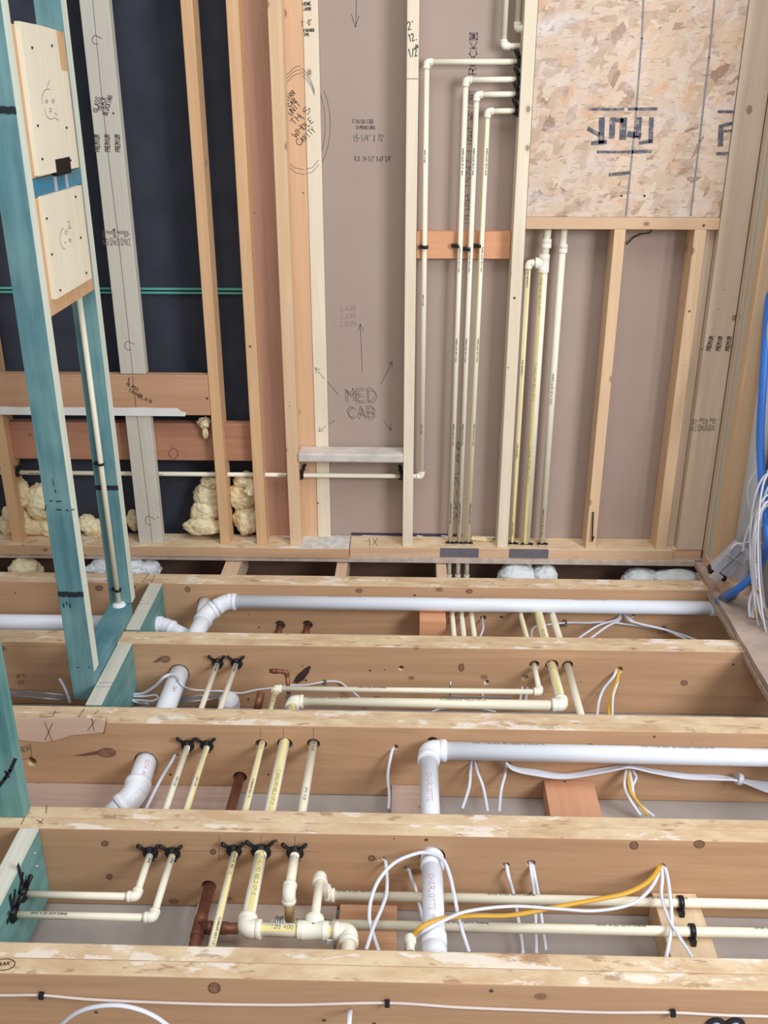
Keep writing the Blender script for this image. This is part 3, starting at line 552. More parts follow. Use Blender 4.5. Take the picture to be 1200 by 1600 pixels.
# plywood mounting panels between the teal studs
XPN = -.9045
def panel(lab, pts, back, marks):
    t = thing('mounting_panel', lab, 'panel', (XPN, 2.6, min(z for y, z in pts)), 'plywood mounting panels')
    m = MB(); XQ = -.8925; pts = [(y * .9917, 1.594 + (z - 1.594) * .9917) for y, z in pts]; m.prism([(XQ, y, z) for y, z in pts], (-.0122, 0, 0)); finish('plywood', m, 'ply', t)
    for y0, y1, z0, z1 in back: finish('backing_block', box(XPN - .050, XPN - .0005, y0, y1, z0, z1), 'orangeZ', t)
    mk = MB(); X = XQ + .0008
    for a in marks: mk.quadstrip([Xp(x, y, X) for x, y in a], .0013, (1, 0, 0))
    finish('pencil_sketch', mk, 'greyink', t)
    return t
P1 = panel('tall cream plywood panel high between the teal studs', [(2.465, 1.394), (2.465, 1.729), (2.60, 1.727), (2.715, 1.722), (2.717, 1.63), (2.765, 1.628), (2.765, 1.392)], [(2.4215, 2.7885, 1.39, 1.722)],
      [arc(75, 155, 9, 16, 150, 290), arc(80, 172, 9, 14, 60, 190), [(72, 156), (75, 157), (74, 161), (71, 160), (72, 156)], [(82, 155), (85, 157), (83, 161), (81, 159), (82, 155)], [(78, 169), (81, 170), (80, 175), (78, 174), (78, 169)], [(74, 136), (77, 126)], [(85, 176), (90, 180)], [(86, 184), (92, 188)]])
P2 = panel('lower cream plywood panel, square, above an orange block end', [(2.465, 1.097), (2.465, 1.346), (2.765, 1.346), (2.765, 1.097)], [(2.4215, 2.7885, 1.060, 1.346)],
      [arc(102, 372, 8, 17, 90, 250), [(105, 347), (109, 346), (109, 352)], [(107, 352), (111, 356), (106, 358)], [(102, 361), (105, 361), (105, 366), (102, 365), (102, 361)], [(108, 373), (111, 374), (110, 378), (108, 376), (108, 373)], [(101, 378), (103, 380)]])
for x, y in ((50, 73), (81, 70), (59, 195), (104, 198), (66, 247), (110, 249)): finish('screw_head', MB().tube([Xp(x, y, -.8915), Xp(x, y + 3, -.8915)], .0028, 6), 'ink', P1)
for x, y in ((73, 340), (118, 306), (126, 370), (94, 452), (135, 425), (81, 396)): finish('screw_head', MB().tube([Xp(x, y, -.8915), Xp(x, y + 3, -.8915)], .0028, 6), 'ink', P2)
tb = thing('cross_block', 'blue-teal cross block between the two plywood panels, black inserts on top', 'wood block', (-.93, 2.6, 1.349))
finish('block', box(-.96, -.9038, 2.4215, 2.7885, 1.3475, 1.3885), stained('#3d86a6', 'Y'), tb)
for y0, y1 in ((2.565, 2.618), (2.625, 2.672)): finish('black_insert', box(-.903, -.8895, y0, y1, 1.385, 1.425), 'black', tb)
for y in (2.57, 2.655): finish('grey_strip', box(-.905, -.9015, y, y + .016, 1.349, 1.3885, .0005), 'boxgrey', tb)

# ------------------------------------------------------------------ pipe helpers
def bez(a, b, c, n=8): return [a * (1 - t) ** 2 + b * 2 * t * (1 - t) + c * t * t for t in [i / n for i in range(n + 1)]]
def elbow(par, p, d1, d2, r, mat='fit', L=2.1, k=1.28):
    p = Vector(p); d1 = Vector(d1).normalized(); d2 = Vector(d2).normalized(); R = r * k
    m = MB(); a, b = p + d1 * (r * 1.0), p + d2 * (r * 1.0)
    m.tube([p + d1 * (r * L)] + bez(a, p, b) + [p + d2 * (r * L)], R, 20)
    for d in (d1, d2): m.lathe(p + d * (r * L * .62), p + d * (r * (L + .05)), [(0, R * .98), (.15, R * 1.07), (.9, R * 1.07), (1, R * 1.0)], 22)
    return finish('elbow', m, mat, par)
def coupling(par, p, d, r, mat='fit', L=2.4, k=1.28, name='coupling'):
    p = Vector(p); d = Vector(d).normalized(); R = r * k
    return finish(name, MB().lathe(p - d * r * L / 2, p + d * r * L / 2, [(0, R * .97), (.04, R), (.44, R), (.46, R * .95), (.54, R * .95), (.56, R), (.96, R), (1, R * .97)], 24), mat, par)
def tee(par, p, d, br, r, mat='fit', L=2.2, k=1.28):
    p = Vector(p); d = Vector(d).normalized(); br = Vector(br).normalized(); R = r * k
    m = MB(); m.lathe(p - d * r * L, p + d * r * L, [(0, R), (.18, R * 1.04), (.2, R), (.8, R), (.82, R * 1.04), (1, R)], 22); m.lathe(p, p + br * r * L, [(0, R), (.75, R), (.77, R * 1.06), (1, R * 1.04)], 22)
    return finish('tee', m, mat, par)
def facing(p0, p1, off=0):
    u = (p1 - p0).normalized(); v = EYE - (p0 + p1) / 2; v -= u * v.dot(u); v.normalize(); w = v.cross(u)
    return u, (v * cos(off) + w * sin(off)), None
def stripe(par, p0, p1, r, off, half, mat='yellow', name='stripe'):
    u, v, _ = facing(p0, p1, off); w = v.cross(u); R = r + .0003; m = MB(); n = 6
    rows = [[m.bm.verts.new(p + (v * cos(a) + w * sin(a)) * R) for a in [(-half + 2 * half * i / n) for i in range(n + 1)]] for p in (p0, p1)]
    for i in range(n): m.bm.faces.new((rows[0][i], rows[0][i + 1], rows[1][i + 1], rows[1][i]))
    o = finish(name, m, mat, par); return o
def pprint(par, p0, p1, r, s, off, h, mat='ink', w=.0009, rep=.16, start=.03):
    if (p1 - p0).x < -abs((p1 - p0).y): p0, p1 = p1, p0
    L = (p1 - p0).length; u, v, _ = facing(p0, p1, off); wd = v.cross(u); R = r + .0006; m = MB(); ls, T = letters(s, .15); k = h / 6
    x = start; 
    if rep < T * k: rep = T * k + .03
    flip = -1
    cnt = 0
    while x + T * k < L and cnt < 6:
        for pl in ls:
            q = []
            for a, b in pl:
                t = x + a * k; ang = ((b - 3) * k) / R
                q.append(p0 + u * t + (v * cos(ang) + wd * sin(ang)) * R)
            m.quadstrip(q, w, v)
        x += rep; cnt += 1
    if len(m.bm.verts): return finish('print', m, mat, par)
def pipe(par, p0, p1, r, mat='cpvc', yel=None, txt=None, toff=.2, tmat='ink', th=None, rep=.2, start=.03):
    p0, p1 = Vector(p0), Vector(p1)
    o = finish('pipe', MB().lathe(p0, p1, [(0, r), (1, r)], 24), mat, par)
    if yel is not None: stripe(o, p0, p1, r, yel, .42)
    if txt: pprint(o, p0, p1, r, txt, toff, th or r * .55, tmat, rep=rep, start=start)
    return o
def run(par, pts, r, mat='cpvc', fit='fit', yel=None, txt=None, k=1.28, L=2.1, **kw):
    pts = [Vector(p) for p in pts]
    for i in range(len(pts) - 1): pipe(par, pts[i], pts[i + 1], r, mat, yel, txt, **kw)
    for i in range(1, len(pts) - 1): elbow(par, pts[i], pts[i - 1] - pts[i], pts[i + 1] - pts[i], r, fit, k=k, L=L)
def prun(name, label, pts, r, cat='pipe', **kw):
    t = thing(name, label, cat, Vector(pts[0])); run(t, pts, r, **kw); return t
H = .0082; TQ = .0112; ONE = .0143
CT = 'CPVC 4120 ASTM D2846'

# black winged pipe clamps: one built, the rest copied with their parts
def clamp_proto(r, R, name='pipe_clamp'):
    t = bpy.data.objects.new(name, None); t.empty_display_size = .03; COL.objects.link(t); WPOS[t] = Vector((0, 0, 0))
    finish('collar', MB().lathe((0, 0, 0), (0, -.010, 0), [(0, R), (.3, R), (.55, R * .86), (1, r + .003)], 24), 'black', t)
    for s in (-1, 1):
        m = MB(); a = Vector((s * R * .45, -.004, R * .5)); b = Vector((s * R * 1.35, -.014, R * 1.8))
        m.tube([a, a.lerp(b, .5), b.lerp(a, .06), b], [.006, .0055, .0064, .004], 10, flat=.8); finish('wing', m, 'black', t)
    m = MB(); m.tube([(R * .35, -.008, -R * .4), (R * .5, -.016, -R * .55)], .003, 8); finish('screw', m, 'black', t)
    return t
def dup(root):
    r = root.copy(); COL.objects.link(r)
    for ch in list(root.children):
        c = ch.copy(); COL.objects.link(c); c.parent = r
    return r
CL = {H: [clamp_proto(H, .0185), False], TQ: [clamp_proto(TQ, .0205), False], ONE: [clamp_proto(ONE, .0235), False]}
def clamp(lab, loc, r, rot=(0, 0, 0), sc=1, group='black winged pipe clamps'):
    pr = CL[r]; o = pr[0] if not pr[1] else dup(pr[0]); pr[1] = True
    o.location = loc; o.rotation_euler = rot; o.scale = (sc, sc, sc); tag(o, lab, 'pipe clamp', group)

# ------------------------------------------------------------------ cream pipes on the back wall
YP = 3.257
t = thing('water_pipe_run', 'thin cream pipe run, horizontal through the left studs then up beside the noted stud', 'pipe', (-.5, YP, .3))
zl = Yp(640, 744, YP).z; E1 = Vector((Yp(659, 742, YP).x, YP, zl)); E2 = Yp(667, 97, YP); E3 = Vector((.318, YP, E2.z + .001))
run(t, [(-1.62, YP, Yp(0, 738, YP).z), E1, E2, E3], H, txt='CPVC 4120', toff=-.35, rep=.45, start=.25)
for Y0, lab in ((-1.416, 'black clamp where the horizontal pipe leaves the far-left stud'), (-.389, 'black clamp on the golden stud, horizontal pipe below the cabinet sill')):
    clamp(lab, (Y0 + .001, YP, zl), H, (0, 0, radians(90)))
clamp('black clamp on the left side of the noted stud, below the cabinet sill', (-.0215, YP, zl), H, (0, 0, radians(-90)))
tops = [(728, 125, 703, 848), (745, 148, 717, 848), (762, 174, 731, 848)]
names = ['left of the three tall cream pipes, highest corner', 'middle of the three tall cream pipes', 'right of the three tall cream pipes, lowest corner']
xe = [.157, .19, .226]
for i, (a, b, c, d) in enumerate(tops):
    top = Yp(a, b, YP - .008); bot = Yp(c, d, YP - .008); right = Vector((.318, top.y, top.z + .002))
    low = Vector((bot.x, bot.y, -.092)); 
    t = thing('water_pipe_run', names[i], 'pipe', bot, 'three tall cream pipes')
    pipe(t, right, top, H); pipe(t, top, bot, H, txt=CT, toff=[.1, .2, -.4][i], rep=.3, start=.08, yel=None if i < 2 else -.9); elbow(t, top, right - top, bot - top, H)
    pipe(t, bot, low, H); pipe(t, low, (xe[i], 2.72 if i else 2.775, -.092), H); elbow(t, low, bot - low, Vector((0, -1, 0)), H)
    if i == 0:
        e = Vector((xe[i], 2.775, -.092)); elbow(t, e, (0, 1, 0), (-1, 0, 0), H); pipe(t, e, e + Vector((-.12, 0, 0)), H)
    clamp('black clamp at the side of the tall pale stud, %s' % ('second from the top', 'third from the top', 'lowest one')[i], (.3215, right.y, right.z), H, (radians(180 * 0), 0, radians(-90)))
    clamp('black clamp on the bottom plate around the %s of the three tall cream pipes' % ('left', 'middle', 'right')[i], (bot.x, bot.y, .0575), H, (radians(-90), radians(0), radians(180)), .62)
clamp('black clamp highest at the side of the tall pale stud, for the longest pipe', (.3215, YP, E3.z), H, (0, 0, radians(-90)))
for px, py, X2 in ((787, 72, .318), (808, 45, .318)):
    c = Yp(px, py, YP); t = thing('water_pipe_run', 'cream pipe elbow at the top edge, %s' % ('left of the two beside the tall stud' if px < 800 else 'right of the two, mostly behind the tall stud'), 'pipe', c, 'upper cream pipes')
    tp = c + Vector((0.004, 0, ZT - c.z - .02)); pipe(t, tp, c, H); pipe(t, c, (X2, c.y, c.z), H); elbow(t, c, tp - c, (1, 0, 0), H)
# strap clips on the blocking board
for px, py, w_ in ((664, 386, 'the leftmost pipe'), (715, 384, 'the first of the three tall pipes'), (732, 389, 'the second of the three tall pipes'), (749, 384, 'the third of the three tall pipes')):
    c = Yp(px, py, YP - .006); t = thing('strap_clip', 'small black clip holding %s to the orange blocking board' % w_, 'pipe clip', c, 'small black pipe clips')
    finish('ring', MB().lathe(c - Vector((0, 0, .005)), c + Vector((0, 0, .005)), [(0, H + .003), (1, H + .003)], 18), 'black', t)
    finish('tab', box(c.x - .020, c.x - .006, c.y - .002, c.y + .012, c.z - .006, c.z + .006), 'black', t)
# right bay
Yr = 3.25
t = thing('water_pipe_run', 'thick cream pipe with a tee and yellow stripe, below the header', 'pipe', Yp(822, 848, Yr), 'pipes below the header')
a = Yp(856, 362, Yr); tp = Yp(850, 411, Yr); b = Yp(822, 848, Yr); low = Vector((.452, Yr, -.085))
pipe(t, (a.x, a.y, 1.177), tp, .012); coupling(t, Yp(854, 380, Yr), (0, 0, 1), .0125, L=2.2); tee(t, tp, (0, 0, 1), (-1, 0, 0), ONE, L=2.0, k=1.2)
pipe(t, tp, b, ONE, yel=-.45, txt='FLOWGUARD GOLD CPVC', toff=-.45, rep=.3); pipe(t, b, low, ONE)
l1 = Vector((Yp(826, 412, Yr).x, Yr, tp.z)); l2 = Yp(800, 848, Yr); l3 = Vector((l2.x + .004, Yr, -.090))
pipe(t, tp, l1, H); elbow(t, l1, (1, 0, 0), l2 - l1, H, k=1.4); pipe(t, l1, l2, H, yel=.1, txt='FLOWGUARD GOLD', toff=.1, rep=.3); pipe(t, l2, l3, H)
# continue through the bays: thin pipe from this run
zD = -.058
q = Vector((.396, 2.99, -.088)); elbow(t, l3, (0, 0, 1), (0, -1, 0), H); pipe(t, l3, (.396, 2.607, -.062), H, yel=-.3)
e1 = Zp(843, 1081, zD - .002); pipe(t, (.396, 2.66, -.062), e1, H); e2 = Zp(431, 1076, zD - .004)
pipe(t, e1, e2, H, txt=CT, toff=.9, rep=.5, start=.25); elbow(t, e1, (0, 1, 0), (-1, 0, 0), H, k=1.45); elbow(t, e2, (1, 0, 0), (0, -1, 0), H, k=1.45)
pipe(t, e2, (-.400, 1.76, -.057), H, yel=.1, txt='FLOWGUARD GOLD 1/2', toff=.1, rep=.2); pipe(t, (-.400, 1.79, -.057), (-.402, 1.425, -.055), H, yel=.35, txt='FLOWGUARD GOLD 1/2', toff=.3, rep=.2, start=.02)
elbow(t, low, (0, 0, 1), (0, -1, 0), ONE); pipe(t, low, (.450, 2.607, -.06), ONE, yel=0, txt='GOLD CPVC', toff=0, rep=.2)
f1 = Zp(872, 1102, zD); f2 = Zp(458, 1096, zD); f1.x = .452; pipe(t, (.450, 2.66, -.06), f1, ONE, yel=.1, txt='GOLD CPVC', toff=.1); pipe(t, f1, f2, ONE, txt='FLOWGUARD GOLD CPVC', toff=1.0, rep=.4); elbow(t, f1, (0, 1, 0), (-1, 0, 0), ONE, k=1.35); elbow(t, f2, (1, 0, 0), (0, -1, 0), ONE, k=1.35)
f3 = Zp(396, 1452, -.058); f3.x = -.338
pipe(t, f2, (-.338, 1.76, -.057), ONE, yel=.1, txt='FLOWGUARD GOLD CPVC', toff=.1, rep=.3); pipe(t, (-.338, 1.785, -.057), f3, ONE, yel=.1, txt='FLOWGUARD GOLD CPVC', toff=.1, rep=.3, start=.02)
f4 = Vector((Zp(455, 1467, -.058).x, f3.y, -.058)); tx = Vector((Zp(488, 1467, -.058).x, f3.y, -.058)); f5 = Vector((Zp(545, 1467, -.058).x, f3.y - .002, -.058))
elbow(t, f3, (0, 1, 0), (1, 0, 0), ONE, k=1.38, L=2.3); pipe(t, f3, f5, ONE, yel=.2, txt='120 400 PSI', toff=.5, start=.055, rep=1)
tee(t, tx, (1, 0, 0), (0, 1, 0), ONE, k=1.38, L=2.3); elbow(t, f5, (-1, 0, 0), (0, -1, 0), ONE, k=1.38, L=2.3); pipe(t, f5, Vector((f5.x, 1.425, f5.z)), ONE)
m = MB().box((tx.x + f5.x) / 2 - .008, (tx.x + f5.x) / 2 + .008, f3.y - .021, f3.y - .018, -.075, -.062, .001); finish('sticker', m, 'white', t)
u1 = Zp(493, 1368, -.06); u1.x = tx.x + .001; up = Vector((u1.x, u1.y, -.06)); dn = Vector((u1.x + .006, u1.y, -.122))
pipe(t, tx, up, TQ * .9); elbow(t, up, (0, -1, 0), (0, 0, -1), TQ, k=1.35); pipe(t, up, dn, TQ)
rgt = Vector((1.25, Zp(1100, 1411, -.135).y, -.135)); dn2 = Vector((dn.x, rgt.y, -.135)); 
elbow(t, dn2, (0, 0, 1), (1, 0, 0), TQ, k=1.35); pipe(t, dn2, rgt, TQ, txt=CT, toff=1.0, rep=.35)
t3 = thing('water_pipe_run', 'medium cream pipe straight down from the header, right of the teed pipe', 'pipe', Yp(846, 848, Yr), 'pipes below the header')
a = Yp(881, 362, Yr); b = Yp(846, 848, Yr); low = Vector((.498, Yr, -.088))
pipe(t3, (a.x, a.y, 1.177), b, TQ, txt=CT, toff=.1, rep=.5); coupling(t3, Yp(880, 388, Yr), (0, 0, 1), TQ, L=2.4); pipe(t3, b, low, TQ); elbow(t3, low, (0, 0, 1), (0, -1, 0), TQ); pipe(t3, low, (.499, 2.60, -.060), TQ); pipe(t3, (.499, 2.66, -.060), (.4995, 2.215, -.058), TQ)
for px, r_, w_ in ((801, H, 'thin yellow-striped pipe'), (822, ONE, 'thick teed pipe'), (846, TQ, 'medium pipe')):
    c = Yp(px, 848, Yr); clamp('black clamp on the bottom plate around the %s below the header' % w_, (c.x, Yr, .0575), r_, (radians(-90), 0, radians(180)), .66)
# third pipe of the left group
t = thing('water_pipe_run', 'medium cream pipe that bends down near the manifold, nearest bay', 'pipe', (-.257, 2.0, -.06), 'cream pipes through the joists')
g1 = Zp(451, 1395, -.06); g1.x = -.2585; pipe(t, (-.254, 2.23, -.060), (-.258, 1.76, -.058), TQ, txt='CPVC 4120', toff=.1); pipe(t, (-.258, 1.785, -.058), g1, TQ)
yb = Zp(700, 1449, -.135).y; g2 = Vector((g1.x + .001, yb, -.128)); elbow(t, g1, (0, 1, 0), g2 - g1, TQ, k=1.35, L=2.2); pipe(t, g1, g2, TQ, mat=plain('tan_primer', '#d8bd8e', .5))
g3 = Vector((-.30, yb, -.135)); r3_ = Vector((1.25, Zp(1100, 1455, -.135).y, -.135)); pipe(t, g3, r3_, TQ, txt=CT, toff=1.0, rep=.35)
coupling(t, Vector((-.27, yb, -.135)), (1, 0, 0), TQ, name='coupling', L=2.0)
mt = MB().lathe((-.289, yb, -.135), (-.272, yb, -.135), [(0, .0165), (.3, .0165), (.35, .0145), (.65, .0145), (.7, .0165), (1, .0165)], 20); finish('steel_band', mt, 'metal', t)
for cx, cy, w_ in ((.637, rgt.y, 'rear'), (.642, r3_.y, 'front')):
    tt = thing('strap_clip', 'black clip holding the %s cream pipe to the pale wood block' % w_, 'pipe clip', (cx, cy, -.156), 'black clips on the pale block')
    finish('ring', MB().lathe((cx - .006, cy, -.135), (cx + .006, cy, -.135), [(0, TQ + .005), (1, TQ + .005)], 18), 'black', tt); finish('tab', box(cx - .006, cx + .006, cy - .026, cy + .004, -.156, -.140), 'black', tt)
# the left pair
for i, (hb, hc, hd, ex, ey) in enumerate(((-.601, -.601, -.594, 211, 1401), (-.548, -.548, -.534, 246, 1434))):
    t = thing('water_pipe_run', 'thin cream pipe of the left pair, %s, clamped to the nearest teal block' % ('farther elbow' if i == 0 else 'nearer elbow'), 'pipe', (hb, 2.2, -.07), 'left pair of thin cream pipes')
    pipe(t, (hd, 2.66, -.067), (hc, 2.15, -.071), H, txt=CT, toff=.1, rep=.3); pipe(t, (hc, 2.28, -.071), (hb, 1.76, -.068), H, yel=[None, .6][i], txt='CPVC 4120', toff=.2)
    e = Zp(ex, ey, -.07); e.x = hb; pipe(t, (hb, 1.785, -.067), e, H, txt='CPVC', toff=.3); elbow(t, e, (0, 1, 0), (-1, 0, 0), H, k=1.4, L=2.3); w = Vector((-.845, e.y, -.07)); pipe(t, e, w, H, txt=CT if i else None, toff=.5)
    clamp('black clamp on the nearest teal block, %s pipe' % ('farther' if i == 0 else 'nearer'), (-.8555, e.y, -.07), H, (0, radians(0), radians(90)))
    for k, y, hx, hz in (('joist with the scorch mark', 2.607, hd, -.067), ('joist with the torn patch', 2.194, hc, -.071), ('second joist from the camera', 1.779, hb, -.067)):
        clamp('black winged clamp on the %s, %s of the left pair' % (k, ('left', 'right')[i]), (hx, y - .0005, hz), H)
clamp('black winged clamp around the thin yellow-striped pipe, third from left on its joist', (-.402, 1.7785, -.056), H); clamp('largest black winged clamp, around the thick pipe feeding the manifold', (-.338, 1.7785, -.057), ONE)
clamp('black winged clamp around the pipe that bends down, rightmost on its joist', (-.258, 1.7785, -.058), TQ)
# pipe on the teal stud
t = thing('water_pipe_run', 'thin cream pipe running down the farther teal stud', 'pipe', (-.94, 2.775, .04))
a = Yp(125, 475, 2.776); b = Yp(184, 928, 2.776); pipe(t, (a.x, a.y, 1.06), (b.x, b.y, .042), H)
finish('sealant_ring', MB().lathe((b.x, b.y, .0402), (b.x, b.y, .05), [(0, .022), (.5, .02), (1, .012)], 16), 'clear', t)
for px, py, w_ in ((157, 725, 'halfway up'), (184, 922, 'at the foot of')):
    c = Yp(px, py, 2.776); tt = thing('strap_clip', 'black clip %s the pipe on the farther teal stud' % w_, 'pipe clip', c, 'clips on the teal stud'); 
    finish('ring', MB().lathe(c - Vector((0, 0, .004)), c + Vector((0, 0, .004)), [(0, H + .003), (1, H + .003)], 18), 'black', tt); finish('tab', box(c.x - .022, c.x - .006, c.y + .001, c.y + .013, c.z - .005, c.z + .004), 'black', tt)

# ------------------------------------------------------------------ white drains
R15 = .0241; R2 = .0302
t = thing('drain_pipe', 'long white drain in the farthest bay, elbows at its left end', 'drain pipe', (.2, 2.96, -.05))
zc = -.046; Y1 = Zp(360, 940, zc).y; a = Zp(352, 940, zc); Ye = Zp(1110, 950, zc).y; b = Vector((1.10, Ye, zc))
pipe(t, a, b, R15, 'pvc', txt='CHARLOTTE PIPE', tmat='redink', toff=1.15, th=.009, rep=.42, start=.36)
coupling(t, Zp(1118, 950, zc), (1, 0, 0), R15, 'pvcfit', L=1.6, k=1.15); coupling(t, Zp(362, 940, zc), (1, 0, 0), R15, 'pvcfit', L=1.3, k=1.18)
c = Zp(322, 960, -.075); d_ = Zp(306, 992, -.1)
elbow(t, a, (1, 0, 0), c - a, R15, 'pvcfit', L=1.5, k=1.16); pipe(t, a, c, R15, 'pvc'); elbow(t, c, a - c, d_ - c, R15, 'pvcfit', L=1.5, k=1.26); pipe(t, c, d_ + (d_ - c) * .8, R15 * 1.22, 'pvcfit')
st = Vector((-.714, 3.02, -.076)); pipe(t, c + Vector((-.01, 0, -.006)), st, R15, 'pvcfit')
t = thing('drain_pipe', 'white drain crossing behind the teal studs and curving toward the drain elbows', 'drain pipe', (-1.2, 2.84, -.1))
zq = -.098; Yq_ = Zp(50, 973, zq).y; p0 = Vector((-2.0, Yq_, zq)); p1 = Vector((Zp(255, 974, zq).x, Yq_, zq)); p2 = Zp(288, 992, -.12)
pipe(t, p0, p1, .0285, 'pvc'); elbow(t, p1, (-1, 0, 0), p2 - p1, .0245, 'pvcfit', L=1.7, k=1.12); pipe(t, p1, p2 + (p2 - p1) * .4, R15, 'pvc')
jn = finish('wye', MB().tube([Vector((-.74, 2.80, -.15)), Vector((-.735, 2.745, -.14)), Vector((-.73, 2.70, -.145))], .031, 20), 'pvcfit', t)
t = thing('drain_pipe', 'white drain with large elbow, second bay, running right and toward the camera', 'drain pipe', (.3, 2.0, -.05))
ze = -.05; e = Zp(678, 1168, ze); e.x = .060; e.y = 2.163; rr = Vector((1.20, 2.150, -.047)); en = Vector((.064, 1.43, -.064))
pipe(t, e, rr, R15, 'pvc', txt='PVC 1120 SCH 40 D2665 CHARLOTTE', toff=1.1, th=.007, rep=.45, start=.12); pipe(t, e, (.063, 1.74, -.062), R15, 'pvc', txt='CHARLOTTE', tmat='redink', toff=.0, th=.013, start=.12); pipe(t, (.063, 1.84, -.062), en, R15, 'pvc', txt='CHARLOTTE PIPE', tmat='redink', toff=-.1, th=.013, start=.14)
elbow(t, e, (1, 0, 0), (0, -1, 0), R15, 'pvcfit', L=2.0, k=1.17)
coupling(t, (.0635, 1.762, -.063), (0, 1, 0), R15, 'pvcfit', L=1.5, k=1.14); coupling(t, Vector((.064, 1.52, -.064)), (0, 1, 0), R15, 'pvcfit', L=2.6, k=1.12, name='coupling')
t = thing('drain_pipe', 'short wide white drain left of the clamped pair, ending in a bent elbow', 'drain pipe', (-.72, 2.3, -.12))
e = Zp(214, 1243, -.15); e.x = -.726; q = e + Vector((-.075, -.06, -.045))
pipe(t, (-.719, 2.75, -.105), (-.722, 2.23, -.125), R2, 'pvc', txt='PVC DWV', toff=.1, th=.012, start=.2, rep=1); pipe(t, (-.722, 2.25, -.125), e, R2, 'pvc', txt='SCH 40', tmat='redink', toff=.1, th=.012, start=.07, rep=1)
elbow(t, e, (0.0, 1, .17), q - e, R2, 'pvcfit', L=1.5, k=1.12); pipe(t, e, q, R2, 'pvc')
solo('stub_fitting', MB().lathe(Zp(641, 1488, -.06), Zp(641, 1462, -.055), [(0, .0095), (.45, .0095), (.5, .0125), (.9, .0125), (1, .010)], 18), 'fit', 'small capped cream pipe stub left of the big drain, nearest bay', 'pipe')
# right corner vertical vent
t = thing('vent_pipe', 'white vertical vent pipe in the right corner behind the blue hose', 'pipe', (1.118, 2.99, .0)); va, vb = Yp(1155, 905, 2.985), Yp(1195, 640, 3.0); vd = (va - vb) / (va.z - vb.z); pipe(t, va + vd * (-.02 - va.z), va + vd * (ZT - .05 - va.z), .030, 'pvc')
# copper
t = thing('copper_pipe', 'dull copper pipe with a tee, left of the manifold', 'pipe', (-.47, 1.7, -.17))
pipe(t, (-.463, 2.24, -.177), (-.468, 1.76, -.168), .0135, 'copper'); a = Vector((-.468, 1.785, -.168)); b = Zp(322, 1462, -.168); b.x = -.468; pipe(t, a, Vector((b.x, 1.44, b.z)), .0135, 'copper'); tp = Zp(335, 1450, -.168); tp.x = -.468
tee(t, tp, (0, 1, 0), (1, 0, 0), .0135, 'copper', k=1.12); pipe(t, tp, tp + Vector((.09, 0, 0)), .0125, 'copper'); coupling(t, (-.465, 1.93, -.171), (0, 1, 0), .0135, 'copper', k=1.12); coupling(t, tp + Vector((.05, 0, 0)), (1, 0, 0), .0125, 'copper', k=1.15)
t = thing('copper_pipe', 'bent copper stub beside the scorch mark', 'pipe', Yp(452, 1080, 2.52)); a = Yp(421, 1048, 2.5); b = Yp(448, 1050, 2.5); c = Yp(453, 1090, 2.5); c.y = 2.49
run(t, [a, b, c], .0065, mat='copper', fit='copper', k=1.15); coupling(t, c + Vector((0, 0, .01)), (0, 0, 1), .009, 'metal', L=2)
coupling(t, a.lerp(b, .35), (1, 0, 0), .0065, 'copper', L=3, k=1.2)
solo('copper_pipe', MB().tube([Yp(408, 1082, 2.46), Yp(402, 1108, 2.42)], .012, 16), 'copper', 'dark copper pipe end left of the scorch mark, low in the bay', 'pipe')
for px in (437, 480): 
    c = Yp(px, 978, 3.02); solo('copper_pipe', MB().tube([c, c + Vector((-.004, -.03, -.03)), c + Vector((-.01, -.05, -.07))], .012, 16), 'copper', 'copper pipe end in a hole of the rear joist, %s of two' % ('left' if px < 450 else 'right'), 'pipe', 'rear copper ends')

# ------------------------------------------------------------------ cables
def smooth(pts, n=7):
    P = [pts[0]] + pts + [pts[-1]]; out = []
    for i in range(1, len(P) - 2):
        for k in range(n):
            t = k / n; a, b, c, d = P[i - 1], P[i], P[i + 1], P[i + 2]
            out.append(.5 * ((2 * b) + (c - a) * t + (2 * a - 5 * b + 4 * c - d) * t * t + (3 * b - a - 3 * c + d) * t ** 3))
    return out + [pts[-1]]
def cable(lab, pts, r=.0042, mat='white', group=None, flat=.62, name='cable', cat='cable'):
    return solo(name, MB().tube(smooth([Vector(p) for p in pts]), r, 10, flat=flat), mat, lab, cat, group)
def zpts(z, L): return [Zp(a, b, z) for a, b in L]
def zv(L): return [Zp(a, b, z) for a, b, z in L]
G = 'cables in the nearest bay'
def H_(p): return Vector(p)
cable('white cable from the small hole, crossing the looped cable', [H_((-.049, 1.80, -.072))] + zv([(604, 1362, -.085), (604, 1395, -.09), (596, 1420, -.09), (583, 1450, -.09), (572, 1484, -.09)]), group=G)
cable('white cable looped over the top of the big drain', zv([(592, 1486, -.10), (584, 1462, -.10), (577, 1435, -.09), (580, 1405, -.08), (592, 1375, -.06), (614, 1350, -.045), (640, 1337, -.035), (665, 1332, -.031), (690, 1341, -.033), (702, 1365, -.045), (710, 1400, -.06), (718, 1440, -.08), (733, 1488, -.10)]), group=G)
cable('short white cable dropping behind the big drain from a frayed hole', [H_((.005, 1.80, -.1))] + zv([(643, 1372, -.11), (650, 1392, -.15), (661, 1440, -.2)]), group=G)
cable('single white cable dropping behind both cream pipes, left of a pair', [H_((.238, 1.80, -.084))] + zv([(795, 1370, -.1), (803, 1400, -.16), (813, 1455, -.2), (817, 1490, -.2)]), group=G)
cable('white cable of the close pair dropping behind the cream pipes, left one', [H_((.294, 1.80, -.077))] + zv([(831, 1370, -.1), (836, 1410, -.16), (838, 1490, -.2)]), group=G, r=.0038)
